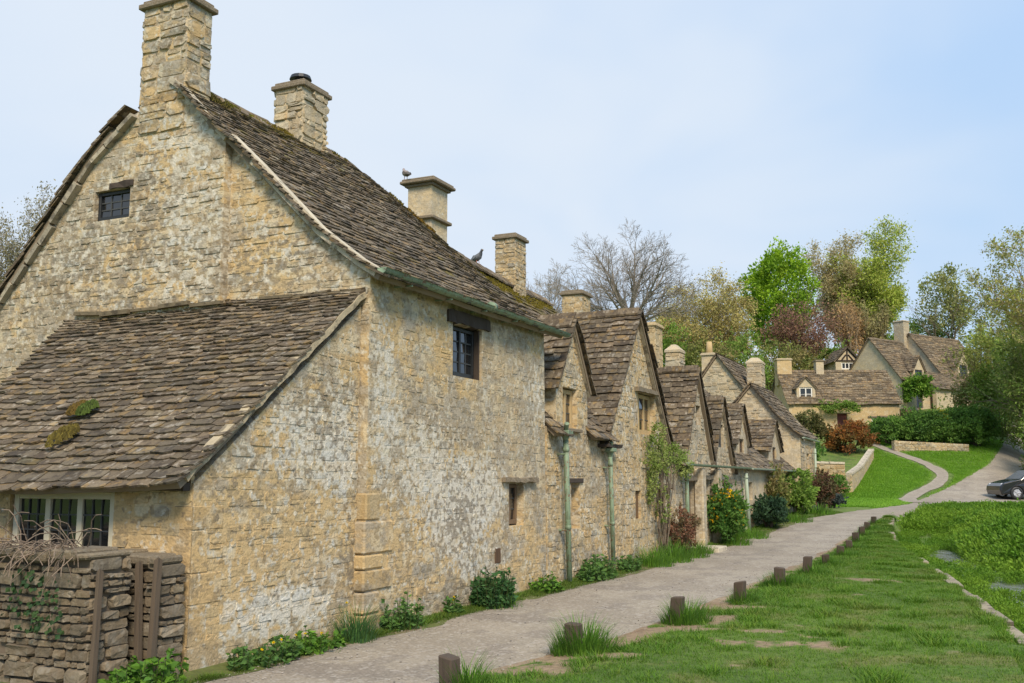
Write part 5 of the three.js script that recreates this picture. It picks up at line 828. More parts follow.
function tree(name, label, group, x, z, top, { seed, r = 0.3, depth = 6, trunk = 0.28, forks = 4, ang = [0.3, 0.7], sh = [0.68, 0.88], wig = 0.1, lift = 0.06, side = 0.5, col = [0.20, 0.17, 0.13], leaves = 0, size = 0.3, cols = [[0.1, 0.16, 0.03]], spread = 0.6, crowns = [], min = 0, wide = 1, thin = [0.6, 0.76], bound = null }) {
  const y = H(x, z), hh = top - y, h = thing(name, label, 'tree', [x, y, z], 0, group), rnd = mulberry(seed), g = new G(), tips = [], o = { rnd, depth, forks, ang, sh, wig, lift, side, col, thin, bound };
  limb(g, [0, -0.3, 0], V((rnd() - 0.5) * 0.1, 1, (rnd() - 0.5) * 0.1).normalize(), hh * trunk, r, 0, o, tips);
  const geo = g.build(); geo.computeBoundingBox(); const k = bound ? 1 : hh / geo.boundingBox.max.y; geo.scale(k * wide, k, k * wide); part('trunk', geo, M.bark, h);
  const L = new G();
  if (leaves) for (const [p, d] of tips) for (let i = 0; i < leaves; i++) { const e = rdir(rnd).multiplyScalar(spread * rnd()); if (p[1] * k < min) continue; leaf(L, [p[0] * k * wide + e.x, p[1] * k + e.y, p[2] * k * wide + e.z], rdir(rnd), size * (0.6 + 0.8 * rnd()), tint(cols, rnd), rnd); }
  for (const c of crowns) crown(L, { ...c, rnd });
  if (L.p.length) part('crown', L.build(), M.leaf, h);
  return h;
}
// open crown: limbs spread evenly from the trunk to a rounded outline and branch all along their length
function fan(g, p, d, L, r, depth, o, tips) {
  const n = depth === 0 ? 6 : depth === 1 ? 5 : 4, rnd = o.rnd; let q = p, dir = d.clone(), az = rnd() * 6.283, rr = r;
  for (let i = 0; i < n; i++) {
    dir.add(rdir(rnd).multiplyScalar(o.wig)).add(V(0, o.lift, 0)).normalize(); const e = [q[0] + dir.x * L / n, q[1] + dir.y * L / n, q[2] + dir.z * L / n], t = (i + 1) / n, r2 = Math.max(0.009, r * (1 - 0.8 * t)), k = 0.8 + 0.4 * rnd();
    g.rod(q, e, rr, r2, depth < 1 ? 5 : 3, [o.col[0] * k, o.col[1] * k, o.col[2] * k]); q = e; rr = r2;
    if (depth < o.depth && (depth > 0 || i > 0)) { const m = depth === 0 || rnd() < 0.55 ? 2 : 1; for (let j = 0; j < m; j++) { az += 2.4; const a = lerp(0.4, 0.85, rnd()), ee = Math.abs(dir.y) < 0.95 ? V(0, 1, 0) : V(1, 0, 0), x = V(0, 0, 0).crossVectors(dir, ee).normalize(), y = V(0, 0, 0).crossVectors(dir, x); fan(g, q, dir.clone().multiplyScalar(Math.cos(a)).addScaledVector(x, Math.sin(a) * Math.cos(az)).addScaledVector(y, Math.sin(a) * Math.sin(az)).normalize(), L * (1 - t * 0.5) * lerp(0.45, 0.72, rnd()), Math.max(0.01, rr * 0.62), depth + 1, o, tips); } }
    if (depth >= o.depth - 1) tips.push([q[0], q[1], q[2]]);
  }
}
function fanTree(name, label, group, x, z, { seed, top, rx, ry, trunk, r = 0.3, limbs = 11, depth = 3, wig = 0.09, lift = 0.02, col = [0.25, 0.22, 0.18], leaves = 0, size = 0.2, spread = 0.5, cols, pick = () => 1, lean = 0, polar = 1.15 }) {
  const y = H(x, z), hh = top - y, hd = thing(name, label, 'tree', [x, y, z], 0, group), rnd = mulberry(seed), g = new G(), tips = [], cy = hh - ry, o = { rnd, depth, wig, lift, col }; trunk *= hh;
  g.rod([0, -0.3, 0], [lean * 0.5, trunk * 0.6, 0], r, r * 0.85, 8, col); g.rod([lean * 0.5, trunk * 0.6, 0], [lean, trunk * 1.25, 0], r * 0.85, r * 0.6, 8, col);
  for (let i = 0; i < limbs; i++) {
    const a = i * 2.39996 + rnd() * 0.4, ph = polar * Math.pow((i + 0.3) / limbs, 0.42), d = V(Math.sin(ph) * Math.cos(a), Math.cos(ph), Math.sin(ph) * Math.sin(a)), s = [lean, trunk * lerp(1.2, 0.8, i / limbs), 0]; let t = 0.5; while (t < 30) { const q = [s[0] + d.x * t, s[1] + d.y * t, s[2] + d.z * t]; if ((q[0] / rx) ** 2 + ((q[1] - cy) / ry) ** 2 + (q[2] / rx) ** 2 > 1) break; t += 0.2; }
    fan(g, s, d, t * (0.74 + 0.2 * rnd()), r * 0.42, 0, o, tips);
  }
  let mx = 0, my = 0; for (const p of tips) { mx = Math.max(mx, Math.abs(p[0])); my = Math.max(my, p[1]); } const kx = Math.min(1.2, 1.25 * rx / mx), ky = hh / my; for (const p of tips) { p[0] *= kx; p[1] *= ky; p[2] *= kx; }
  const tg = g.build(); tg.scale(kx, ky, kx); part('trunk', tg, M.bark, hd);
  if (leaves) { const L = new G(); for (const p of tips) { const m = leaves * pick(p[0] / rx, (p[1] - cy) / ry); for (let i = 0; i < m || (i < 1 && rnd() < m); i++) { const e = rdir(rnd).multiplyScalar(spread * rnd()); leaf(L, [p[0] + e.x, p[1] + e.y, p[2] + e.z], rdir(rnd).add(V(0, -0.2, 0)).normalize(), size * (0.6 + 0.8 * rnd()), tint(cols, rnd), rnd); if (i > m) break; } } part('crown', L.build(), M.leaf, hd); }
}
const gBare = 'bare trees behind the row', gLeaf = 'trees on the hill';
fanTree('bare_tree', 'bare grey tree at the left edge, behind the near gable', gBare, -30.85, -20.08, { seed: 701, top: 14.1, rx: 1.9, ry: 4.2, trunk: 0.28, r: 0.16, limbs: 14, polar: 0.95, lift: 0.03, col: [0.28, 0.25, 0.22], leaves: 0.04, size: 0.1, cols: [[0.2, 0.18, 0.1]] });
fanTree('bare_tree', 'brown budding tree low at the left edge behind the roof verge', gBare, -35.6, -22.5, { seed: 703, top: 10.8, rx: 1.8, ry: 3.0, trunk: 0.28, r: 0.16, limbs: 9, polar: 0.9, col: [0.22, 0.19, 0.14], leaves: 0.2, size: 0.14, cols: [[0.18, 0.15, 0.06], [0.14, 0.14, 0.06]] });
fanTree('bare_tree', 'large bare tree with a wide rounded fan of twigs above the row', gBare, -17.5, -62.6, { seed: 717, top: 21.5, rx: 5.2, ry: 4.3, trunk: 0.48, r: 0.34, limbs: 32, polar: 1.5, lift: 0.0, col: [0.235, 0.205, 0.17] });
fanTree('bare_tree', 'smaller bare tree left of the large bare tree', gBare, -25.8, -66.5, { seed: 715, top: 19.6, rx: 3.0, ry: 3.6, trunk: 0.52, r: 0.2, limbs: 18, polar: 1.4, lift: 0.0, col: [0.30, 0.27, 0.23] });
fanTree('budding_tree', 'open olive brown budding tree right of the large bare tree', gLeaf, -16.1, -79.8, { seed: 721, top: 20.6, rx: 4.1, ry: 4.4, trunk: 0.36, r: 0.26, limbs: 18, polar: 1.3, lift: 0, col: [0.24, 0.2, 0.14], leaves: 0.22, size: 0.19, spread: 0.9, cols: [[0.36, 0.31, 0.11], [0.30, 0.28, 0.09], [0.34, 0.28, 0.12]] });
tree('chestnut_tree', 'dense bright green rounded tree, brightest on the skyline', gLeaf, -11.7, -92.9, 21.5, { seed: 731, r: 0.35, depth: 4, trunk: 0.4, forks: 5, crowns: [{ c: [0, 8.9, 0], r: [3.2, 5.0, 3.2], clumps: 340, per: 56, size: 0.32, cols: [[0.17, 0.28, 0.012], [0.21, 0.32, 0.015], [0.13, 0.23, 0.012]], cr: 0.2, shell: 0.6, low: -0.95 }] });
fanTree('tall_tree', 'tall half bare tree between the bright green tree and the pale green crown', gLeaf, -6.4, -101.8, { seed: 741, top: 27.6, rx: 3.2, ry: 5.2, trunk: 0.4, r: 0.3, limbs: 22, polar: 1.4, lift: 0.0, col: [0.29, 0.24, 0.17], leaves: 0.35, size: 0.2, spread: 1.0, cols: [[0.33, 0.27, 0.14], [0.30, 0.28, 0.13]] });
fanTree('tall_tree', 'tall tree with fresh yellow green crown on its right side', gLeaf, -4.0, -102.5, { seed: 743, top: 28.6, rx: 3.7, ry: 5.6, trunk: 0.36, r: 0.32, limbs: 28, polar: 1.5, lift: 0.0, col: [0.28, 0.23, 0.16], leaves: 1.6, size: 0.24, spread: 1.1, pick: (x, y) => clamp(0.5 + 0.5 * x + 0.15 * y), cols: [[0.28, 0.33, 0.05], [0.24, 0.31, 0.045], [0.30, 0.32, 0.07]] });
tree('copper_tree', 'small reddish purple tree below the bright green tree', gLeaf, -8.0, -85.8, 17.6, { seed: 751, r: 0.14, depth: 6, trunk: 0.25, forks: 5, lift: 0.06, wide: 0.95, col: [0.2, 0.11, 0.09], leaves: 3, size: 0.22, spread: 0.5, cols: [[0.19, 0.10, 0.07], [0.17, 0.10, 0.075], [0.2, 0.13, 0.07]] });
tree('pale_tree', 'pale twiggy tree with many upright stems above the cottages', gLeaf, -4.4, -90.8, 19.6, { seed: 761, r: 0.16, depth: 6, trunk: 0.1, forks: 8, ang: [0.08, 0.3], sh: [0.75, 0.95], lift: 0.12, wide: 0.75, col: [0.42, 0.33, 0.22], leaves: 1, size: 0.25, cols: [[0.3, 0.2, 0.09]] });
tree('pale_tree', 'slim pale stemmed tree left of the tall chimney stack', gLeaf, -2.6, -92.6, 18.9, { seed: 763, r: 0.15, depth: 6, trunk: 0.12, forks: 7, ang: [0.08, 0.32], sh: [0.75, 0.95], lift: 0.12, wide: 0.8, col: [0.38, 0.30, 0.2], leaves: 2, size: 0.26, cols: [[0.22, 0.2, 0.08]] });
tree('round_tree', 'rounded dull green tree right of the tall chimney stack', gLeaf, 3.9, -96.5, 20.0, { seed: 771, r: 0.25, depth: 4, trunk: 0.4, forks: 5, col: [0.16, 0.13, 0.09], crowns: [{ c: [0, 8.4, 0], r: [2.4, 3.4, 2.4], clumps: 120, per: 50, size: 0.26, cols: [[0.22, 0.24, 0.08], [0.25, 0.25, 0.1], [0.18, 0.21, 0.07]], cr: 0.24, shell: 0.4 }] });
fanTree('bare_tree', 'tall bare tree with green undergrowth at the right edge', gLeaf, 10.4, -59.5, { seed: 781, top: 20.6, rx: 4.4, ry: 5.4, trunk: 0.38, r: 0.26, limbs: 26, polar: 1.5, lift: 0.0, col: [0.34, 0.26, 0.17], leaves: 0.3, size: 0.16, cols: [[0.26, 0.25, 0.08], [0.22, 0.25, 0.06]] });
tree('hill_tree', 'mid green leaning tree at the right edge above the parked car', gLeaf, 9.8, -61, 12.0, { seed: 785, r: 0.2, depth: 5, trunk: 0.3, forks: 5, wide: 1.0, col: [0.2, 0.16, 0.1], leaves: 3, size: 0.24, cols: [[0.13, 0.17, 0.04]], crowns: [{ c: [-0.6, 6.0, 0], r: [2.4, 3.0, 2.4], clumps: 130, per: 60, size: 0.16, cols: [[0.15, 0.22, 0.04], [0.19, 0.24, 0.05], [0.2, 0.22, 0.07]], cr: 0.24, shell: 0.3 }] });
tree('hill_tree', 'leafy yellow green tree behind the right end of the dark hedge', gLeaf, 6.9, -71.5, 12.5, { seed: 787, r: 0.18, depth: 5, trunk: 0.3, forks: 5, col: [0.22, 0.17, 0.11], leaves: 3, size: 0.2, cols: [[0.18, 0.2, 0.05]], crowns: [{ c: [0, 5.0, 0], r: [1.6, 2.9, 1.6], clumps: 120, per: 56, size: 0.17, cols: [[0.27, 0.32, 0.07], [0.31, 0.34, 0.08], [0.22, 0.28, 0.06]], cr: 0.26, shell: 0.3 }] });
tree('hill_tree', 'tall olive leafy tree at the right edge beside the road', gLeaf, 9.6, -66, 15.0, { seed: 789, r: 0.2, depth: 5, trunk: 0.3, forks: 5, col: [0.22, 0.17, 0.11], leaves: 3, size: 0.2, cols: [[0.2, 0.2, 0.06]], crowns: [{ c: [0, 6.8, 0], r: [2.3, 4.0, 2.3], clumps: 140, per: 56, size: 0.17, cols: [[0.26, 0.31, 0.07], [0.22, 0.3, 0.06], [0.3, 0.32, 0.09]], cr: 0.26, shell: 0.3 }] });
// bushes
function bush(name, label, group, x, z, w, hh, d, { seed, size = 0.2, n = 60, per = 40, cols, cat = 'bush', shell = 0.5, cr = 0.28, y = null, stems = true, flowers = null, low = -0.5, lift = 0.5, up = 0.2 }) {
  const y0 = y ?? H(x, z), h = thing(name, label, cat, [x, y0, z], 0, group), rnd = mulberry(seed), L = new G();
  crown(L, { c: [0, hh * lift, 0], r: [w, hh * (1 - lift) * 1.02, d], clumps: Math.round(n * 0.55), per, size, cols, rnd, cr, shell, low, up });
  for (let i = 0; i < 4; i++) { const a = i * 1.7 + rnd() * 1.5, k = 0.4 + 0.25 * rnd(), f = 0.35 + 0.35 * rnd(); crown(L, { c: [Math.cos(a) * w * f, hh * lerp(0.3, 0.78, rnd()), Math.sin(a) * d * f], r: [w * k, hh * (1 - lift) * k * 1.1, d * k], clumps: Math.round(n * 0.13), per, size: size * (0.8 + 0.4 * rnd()), cols, rnd, cr: cr * 1.4, shell: 0.3, low: -0.8, up }); }
  for (let i = 0; i < n * 0.5; i++) { const e = rdir(rnd); e.y = Math.abs(e.y) * 0.9 + 0.1; const k = 0.85 + 0.4 * rnd(), l = 0.18 + 0.3 * rnd(), col = tint(cols, rnd, 0.8, 1.2); for (let q = 0; q < 9; q++) { const t = k + l * q / 9 * 0.7; leaf(L, [e.x * w * t, hh * lift + e.y * hh * (1 - lift) * t, e.z * d * t], rdir(rnd).add(e).normalize(), size * (0.4 + 0.9 * rnd()), col, rnd); } }
  part('leaves', L.build(), M.leaf, h);
  if (stems) { const g = new G(); for (let i = 0; i < 12; i++) { const a = rnd() * 6.28, q = rnd(); g.rod([Math.cos(a) * w * 0.15, -0.1, Math.sin(a) * d * 0.15], [Math.cos(a) * w * 0.7 * q, hh * (0.5 + 0.35 * rnd()), Math.sin(a) * d * 0.7 * q], 0.02 + hh * 0.008, 0.006, 4, [0.12, 0.09, 0.06]); } part('stems', g.build(), M.bark, h); }
  if (flowers) { const F = new G(); for (let i = 0; i < flowers.n; i++) { const e = rdir(rnd); if (e.y < -0.3 || (flowers.side && e.x < -0.2)) { i--; continue; } const p = [e.x * w * 1.0, hh * lift + e.y * hh * (1 - lift), e.z * d * 1.0]; for (let k = 0; k < 5; k++) leaf(F, p, rdir(rnd).add(e).normalize(), flowers.s, tint(flowers.cols, rnd, 0.85, 1.1), rnd, 0.2, 0.9); } part('flowers', F.build(), M.petal, h); }
  return h;
}
const gBank = 'bushes on the bank behind the row', cOl = [[0.17, 0.18, 0.05], [0.14, 0.17, 0.04], [0.20, 0.17, 0.065]], cGr = [[0.12, 0.2, 0.03], [0.155, 0.23, 0.04]];
[[-17.1, -70.6, 2.4, 13.2, 'green bush behind the second pair of stacks, left end of the bank', cGr], [-13.6, -70.2, 2.3, 12.6, 'olive bush behind the yellow chimney pot', cOl], [-11.9, -74.5, 2.6, 13.0, 'olive bush directly behind the steep cream gable', cGr], [-10.0, -79, 2.8, 12.6, 'olive bush left of the long cottage stack', cOl], [-8.0, -82.5, 2.6, 13.2, 'olive bush under the reddish tree', cOl], [-5.6, -86, 2.4, 13.6, 'green bush behind the half timbered gable', cGr], [-1.2, -95, 2.4, 15.8, 'green bush behind the pale gabled cottage roof', cGr], [1.4, -99, 3.0, 17.2, 'dark green bush behind the tall stack', cGr], [9.4, -94, 3.4, 17.0, 'broad olive bush right of the highest cottage roof', cOl]].forEach(([x, z, w, top, lb, c], i) => { const y = H(x, z); bush('bank_bush', lb, gBank, x, z, w, top - y, w, { seed: 801 + i, size: 0.24, n: 110, per: 54, cols: c, lift: 0.45 }); });
const gR = 'bushes of the right bank';
[[7.6, -70, 1.8, 4.6, 'bushy green tree mass behind the dark hedge, right end', cGr], [9.4, -64.5, 2.0, 5.0, 'yellow green bush above the end of the dark hedge', [[0.16, 0.2, 0.035], [0.12, 0.17, 0.03]]], [10.4, -57.5, 2.0, 5.2, 'green bush at the right edge above the car', cGr], [9.6, -52.8, 1.3, 2.3, 'scrubby bush directly behind the black car', [[0.12, 0.15, 0.04], [0.16, 0.15, 0.06]]], [11.0, -55.5, 2.4, 4.6, 'leafy bush behind the rear of the black car', cGr], [12, -62, 3, 8, 'tall bush at the far right edge', cOl], [6.0, -75, 1.6, 3.2, 'olive bush rising behind the yellow hedge', cOl], [10.4, -77, 3.2, 8.0, 'tall olive bush beside the top of the road', cOl]].forEach(([x, z, w, hh, lb, c], i) => bush('hill_bush', lb, gR, x, z, w, hh, w, { seed: 821 + i, size: 0.16, n: 120, per: 60, cols: c, lift: 0.45 }));
const cDk = [[0.085, 0.17, 0.026], [0.11, 0.2, 0.032], [0.065, 0.135, 0.024]];
const gH = 'hedge bushes above the golden wall';
[[0.6, -61.6, 1.2, 1.6, 'dark hedge, low left end beside the ochre cottage'], [2.3, -62.2, 1.4, 2.15, 'dark hedge, left of its middle'], [4.2, -63.0, 1.5, 2.25, 'dark hedge, right of its middle'], [5.8, -63.4, 1.3, 2.3, 'darkest right end of the hedge by the road']].forEach(([x, z, w, hh, lb], i) => bush('clipped_hedge', lb, gH, x, z, w, hh, 1.3, { seed: 841 + i, size: 0.16, n: 130, per: 60, cols: cDk, cat: 'hedge', lift: 0.45, shell: 0.75 }));
bush('orange_bush', 'rounded orange brown bush in front of the ochre cottage door', undefined, -1.45, -57.6, 1.3, 1.8, 1.2, { seed: 851, size: 0.16, n: 120, per: 55, cols: [[0.20, 0.075, 0.02], [0.24, 0.11, 0.025], [0.15, 0.10, 0.03]], lift: 0.45, shell: 0.7 });
bush('dark_bush', 'loose brown green bush left of the orange bush', undefined, -3.9, -57.2, 1.1, 2.3, 1.2, { seed: 853, size: 0.18, n: 80, per: 40, cols: [[0.12, 0.11, 0.04], [0.09, 0.10, 0.03]] });
bush('dark_bush', 'dark green bush behind the end cottage wall', undefined, -3.2, -50.5, 0.9, 1.9, 1.0, { seed: 855, size: 0.16, n: 70, per: 40, cols: cDk });
bush('yellow_hedge', 'low yellow green hedge above the dark hedge', undefined, 3.6, -68.6, 1.5, 1.3, 0.8, { seed: 857, size: 0.16, n: 70, per: 45, cols: [[0.28, 0.27, 0.03], [0.22, 0.25, 0.03]], cat: 'hedge' });
bush('maroon_bush', 'dull maroon bush in front of the pale gabled cottage', undefined, 1.3, -68.8, 1.3, 1.2, 0.8, { seed: 859, size: 0.16, n: 60, per: 40, cols: [[0.13, 0.06, 0.045]] });
bush('small_hedge', 'small clipped dark hedge at the foot of the rubble retaining wall', undefined, -0.75, -43.6, 0.65, 0.95, 0.6, { seed: 861, size: 0.1, n: 90, per: 50, cols: cDk, cat: 'hedge', shell: 0.8 });
bush('maroon_bush', 'reddish brown bush beside the corner of the end cottage', undefined, -0.6, -36.8, 0.95, 1.2, 1.1, { seed: 863, size: 0.13, n: 90, per: 45, cols: [[0.15, 0.065, 0.035], [0.11, 0.08, 0.03], [0.08, 0.10, 0.03]] });
bush('grey_shrub', 'low blue grey shrub at the end cottage corner', undefined, 0.75, -31.2, 0.42, 0.55, 0.45, { seed: 865, size: 0.09, n: 50, per: 40, cols: [[0.05, 0.07, 0.065]] });
bush('ivy', 'green ivy sprawling over the long ochre cottage eaves', undefined, -3.0, -63.4, 1.5, 1.0, 0.35, { seed: 867, size: 0.14, n: 60, per: 35, cols: cGr, y: 5.9, stems: false, cat: 'ivy' });
bush('ivy', 'bright green ivy on the front of the pale gabled cottage', undefined, 1.7, -76.7, 1.15, 2.3, 0.6, { seed: 869, size: 0.2, n: 70, per: 40, cols: [[0.10, 0.2, 0.02], [0.13, 0.22, 0.025]], y: 7.2, stems: false, cat: 'ivy' });
// along the row
bush('flowering_bush', 'yellow flowering bush against the third cottage', undefined, 0.32, -15.3, 0.4, 1.3, 0.65, { seed: 871, size: 0.085, n: 110, per: 60, cols: [[0.055, 0.13, 0.02], [0.08, 0.16, 0.025]], flowers: { n: 150, s: 0.045, cols: [[0.50, 0.30, 0.008], [0.52, 0.36, 0.01]] }, shell: 0.6 });
bush('dark_shrub', 'glossy dark green shrub beside the pale downpipe', undefined, 0.42, -20.3, 0.42, 0.8, 0.9, { seed: 873, size: 0.09, n: 110, per: 55, cols: [[0.02, 0.05, 0.022], [0.03, 0.065, 0.025]] });
bush('wall_shrub', 'olive shrub trained up the fourth cottage wall', undefined, 0.25, -22.6, 0.3, 1.5, 0.7, { seed: 875, size: 0.1, n: 60, per: 40, cols: cOl });
bush('wall_shrub', 'bright green shrub against the end of the fourth cottage', undefined, 0.4, -25.9, 0.4, 1.35, 0.9, { seed: 877, size: 0.11, n: 90, per: 45, cols: cGr });
bush('wall_shrub', 'maroon shrub against the end cottage front', undefined, 0.75, -28.6, 0.4, 1.25, 1.0, { seed: 879, size: 0.1, n: 80, per: 40, cols: [[0.11, 0.06, 0.035], [0.09, 0.08, 0.03]] });
bush('brown_shrub', 'dry brown twiggy shrub under the big front gable window', undefined, 0.25, -11.6, 0.26, 0.9, 0.5, { seed: 881, size: 0.06, n: 60, per: 40, cols: [[0.17, 0.085, 0.05], [0.13, 0.10, 0.05]] });
{ // climber over the big gable
  const h = thing('climbing_plant', 'feathery green climber spreading over the big front gable wall', 'climber', [0.1, 0.1, -10.6]), rnd = mulberry(883), L = new G(), S = new G();
  for (const [y, z, ry, rz, n] of [[1.9, 0.3, 0.35, 0.7, 34], [2.25, 0.5, 0.4, 0.35, 24], [2.0, -0.9, 0.28, 0.9, 40], [1.4, 0.6, 0.45, 0.3, 22], [1.75, -1.7, 0.2, 0.5, 18], [0.9, 0.1, .4, .2, 10]]) crown(L, { c: [0.06, y, z], r: [0.16, ry, rz], clumps: n, per: 34, size: 0.05, cols: [[0.15, 0.21, 0.045], [0.2, 0.24, 0.07]], rnd, cr: 0.32, shell: 0.2, low: -1 });
  for (let i = 0; i < 14; i++) { let p = [0.02, -0.1, (rnd() - 0.5) * 0.3]; for (let k = 0; k < 6; k++) { const q = [0.03 + rnd() * 0.06, p[1] + 0.3 + rnd() * 0.1, p[2] + (rnd() - 0.55) * 0.5]; S.rod(p, q, 0.012, 0.009, 4, [0.13, 0.10, 0.07]); p = q; } }
  part('leaves', L.build(), M.leaf, h); part('stems', S.build(), M.bark, h);
}
// blades of grass and herbs
function blades(g, n, r, hh, rnd, cols, w = 0.008, bend = 0.5, seg = 3) {
  for (let i = 0; i < n; i++) {
    const a = rnd() * 6.283, q = Math.sqrt(rnd()) * r, x = Math.cos(a) * q, z = Math.sin(a) * q, l = hh * (0.45 + 0.65 * rnd()) * (1 - 0.55 * (q / r) ** 2), b = rnd() * 6.283 * 0.25 + a - 0.8, k = bend * (0.3 + rnd()) * l, c = tint(cols, rnd, 0.7, 1.3), ca = Math.cos(b), sa = Math.sin(b), P = [];
    for (let s = 0; s <= seg; s++) { const t = s / seg, wd = w * (1 - t * 0.9) * 0.5; const px = x + ca * k * t * t, pz = z + sa * k * t * t, py = l * t * (1 - 0.25 * t * bend) - 0.02; P.push([[px - sa * wd, py, pz + ca * wd], [px + sa * wd, py, pz - ca * wd]]); }
    for (let s = 0; s < seg; s++) g.quad(P[s][0], P[s][1], P[s + 1][1], P[s + 1][0], c);
  }
}
const cG1 = [[0.075, 0.165, 0.015], [0.10, 0.20, 0.02], [0.06, 0.14, 0.018]], cG2 = [[0.06, 0.13, 0.03], [0.075, 0.15, 0.03]];
function tuft(label, x, z, r, hh, seed, { n = 260, cols = cG1, flowers = 0, group = 'grass tufts', w = 0.011, bend = 0.55 } = {}) {
  const h = thing('grass_tuft', label, 'grass tuft', [x, H(x, z), z], 0, group), rnd = mulberry(seed), g = new G(); blades(g, n, r, hh, rnd, cols, w, bend); part('blades', g.build(), M.leaf, h);
  if (flowers) dandelions(h, flowers, r, hh, rnd); return h;
}
function dandelions(h, n, r, hh, rnd) { const F = new G(), S = new G(); for (let i = 0; i < n; i++) { const a = rnd() * 6.28, q = r * (0.3 + 0.7 * rnd()), p = [Math.cos(a) * q, hh * (0.45 + 0.45 * rnd()), Math.sin(a) * q]; S.rod([p[0] * 0.8, 0, p[2] * 0.8], p, 0.004, 0.003, 4, [0.1, 0.16, 0.04]); for (let k = 0; k < 22; k++) leaf(F, p, rdir(rnd).add(V(0, 0.6, 0)).normalize(), 0.017, tint([[0.52, 0.40, 0.005], [0.5, 0.36, 0.005]], rnd, 0.9, 1.1), rnd, 0.1, 0.6); } part('stalks', S.build(), M.leaf, h); part('flowers', F.build(), M.petal, h); }
function herb(label, x, z, r, hh, seed, { n = 40, size = 0.06, cols = cG2, flowers = 0, group = 'weeds along the wall', per = 10, dz = 1 } = {}) {   // upright stems set with leaves
  const h = thing('leafy_weed', label, 'weed', [x, H(x, z), z], 0, group), rnd = mulberry(seed), L = new G(), S = new G();
  for (let i = 0; i < n; i++) { const a = rnd() * 6.28, q = Math.sqrt(rnd()) * r, x0 = Math.cos(a) * q * 0.7, z0 = Math.sin(a) * q * dz * 0.9, l = hh * (0.3 + 0.75 * rnd() ** 1.4) * (1 - 0.35 * (q / r) ** 2), tx = x0 * 1.35, tz = z0 * 1.15; S.rod([x0, -0.03, z0], [tx, l, tz], 0.005, 0.003, 3, [0.09, 0.12, 0.04]); for (let k = 0; k < per; k++) { const t = 0.15 + 0.85 * rnd(); leaf(L, [lerp(x0, tx, t), l * t, lerp(z0, tz, t)], rdir(rnd).add(V(0, 0.1, 0)).setY(rnd() * 0.9 - 0.35).normalize(), size * (0.6 + 0.8 * rnd()), tint(cols, rnd, 0.7, 1.3), rnd, 0.3, 0.6); } }
  blades(L, Math.round(n * 1.6), r * 1.15, hh * 0.75, rnd, cols === cG1 ? cG1 : [...cG1, ...cols], 0.009, 0.7);
  part('leaves', L.build(), M.leaf, h); part('stems', S.build(), M.leaf, h); if (flowers) dandelions(h, flowers, r, hh, rnd); return h;
}
herb('bright leafy weeds at the foot of the old gate posts', 0.0, 3.05, 0.3, 0.3, 901, { n: 60, size: 0.07, cols: cG1 });
herb('low weeds with dandelions under the lean-to wall, near its corner', 0.1, 1.75, 0.26, 0.24, 902, { n: 70, flowers: 3, dz: 1.9 });
herb('low green weeds with dandelions at the middle of the lean-to wall', 0.12, 1.05, 0.24, 0.26, 903, { n: 60, flowers: 3, dz: 1.6, cols: cG1 });
tuft('tall dark bluish grass clump at the foot of the corner pier', 0.16, 0.38, 0.2, 0.52, 904, { n: 330, cols: [[0.045, 0.11, 0.035], [0.06, 0.13, 0.03]], flowers: 1, w: 0.013 });
herb('leafy weeds just right of the corner pier', 0.17, -0.55, 0.24, 0.42, 905, { n: 70, dz: 1.3 });
herb('small dandelion weed between the corner pier and the round nettle clump', 0.14, -1.75, 0.12, 0.25, 906, { n: 26, flowers: 3 });
herb('dense rounded nettle clump under the lower window of the near cottage', 0.24, -2.6, 0.33, 0.52, 907, { n: 170, size: 0.07, cols: [[0.03, 0.085, 0.025], [0.045, 0.11, 0.03]], per: 12 });
herb('low yellow flowered weeds just left of the first downpipe', 0.22, -4.4, 0.22, 0.26, 908, { n: 60, flowers: 3, cols: cG1, dz: 1.5 });
herb('leafy weeds between the two downpipes', 0.25, -6.4, 0.26, 0.42, 909, { n: 130, dz: 2.4, size: 0.07 });
herb('leafy weeds right of the second downpipe', 0.25, -8.0, 0.22, 0.34, 910, { n: 70, dz: 1.8 });
tuft('long bright grass below the feathery climber, nearest of its bank', 0.34, -9.2, 0.4, 0.5, 911, { n: 420, w: 0.016 });
tuft('long bright grass below the feathery climber, middle of its bank', 0.36, -10.3, 0.45, 0.62, 912, { n: 460, w: 0.016 });
tuft('long bright grass beside the dry brown shrub', 0.40, -11.5, 0.45, 0.5, 913, { n: 400, w: 0.016 });
tuft('grass at the door step of the third cottage', 0.38, -12.6, 0.3, 0.4, 914, { n: 260, w: 0.016 });
tuft('grass at the foot of the yellow flowering bush', 0.55, -15.2, 0.4, 0.45, 915, { n: 360, w: 0.018 });
tuft('grass bank right of the yellow flowering bush', 0.5, -17.2, 0.5, 0.45, 916, { n: 420, w: 0.018 });
tuft('grass bank between the dark shrub and the fourth cottage door', 0.65, -22.8, 0.6, 0.45, 917, { n: 420, w: 0.02 });
tuft('grass bank before the end cottage', 0.85, -26.5, 0.6, 0.45, 918, { n: 420, w: 0.02 });
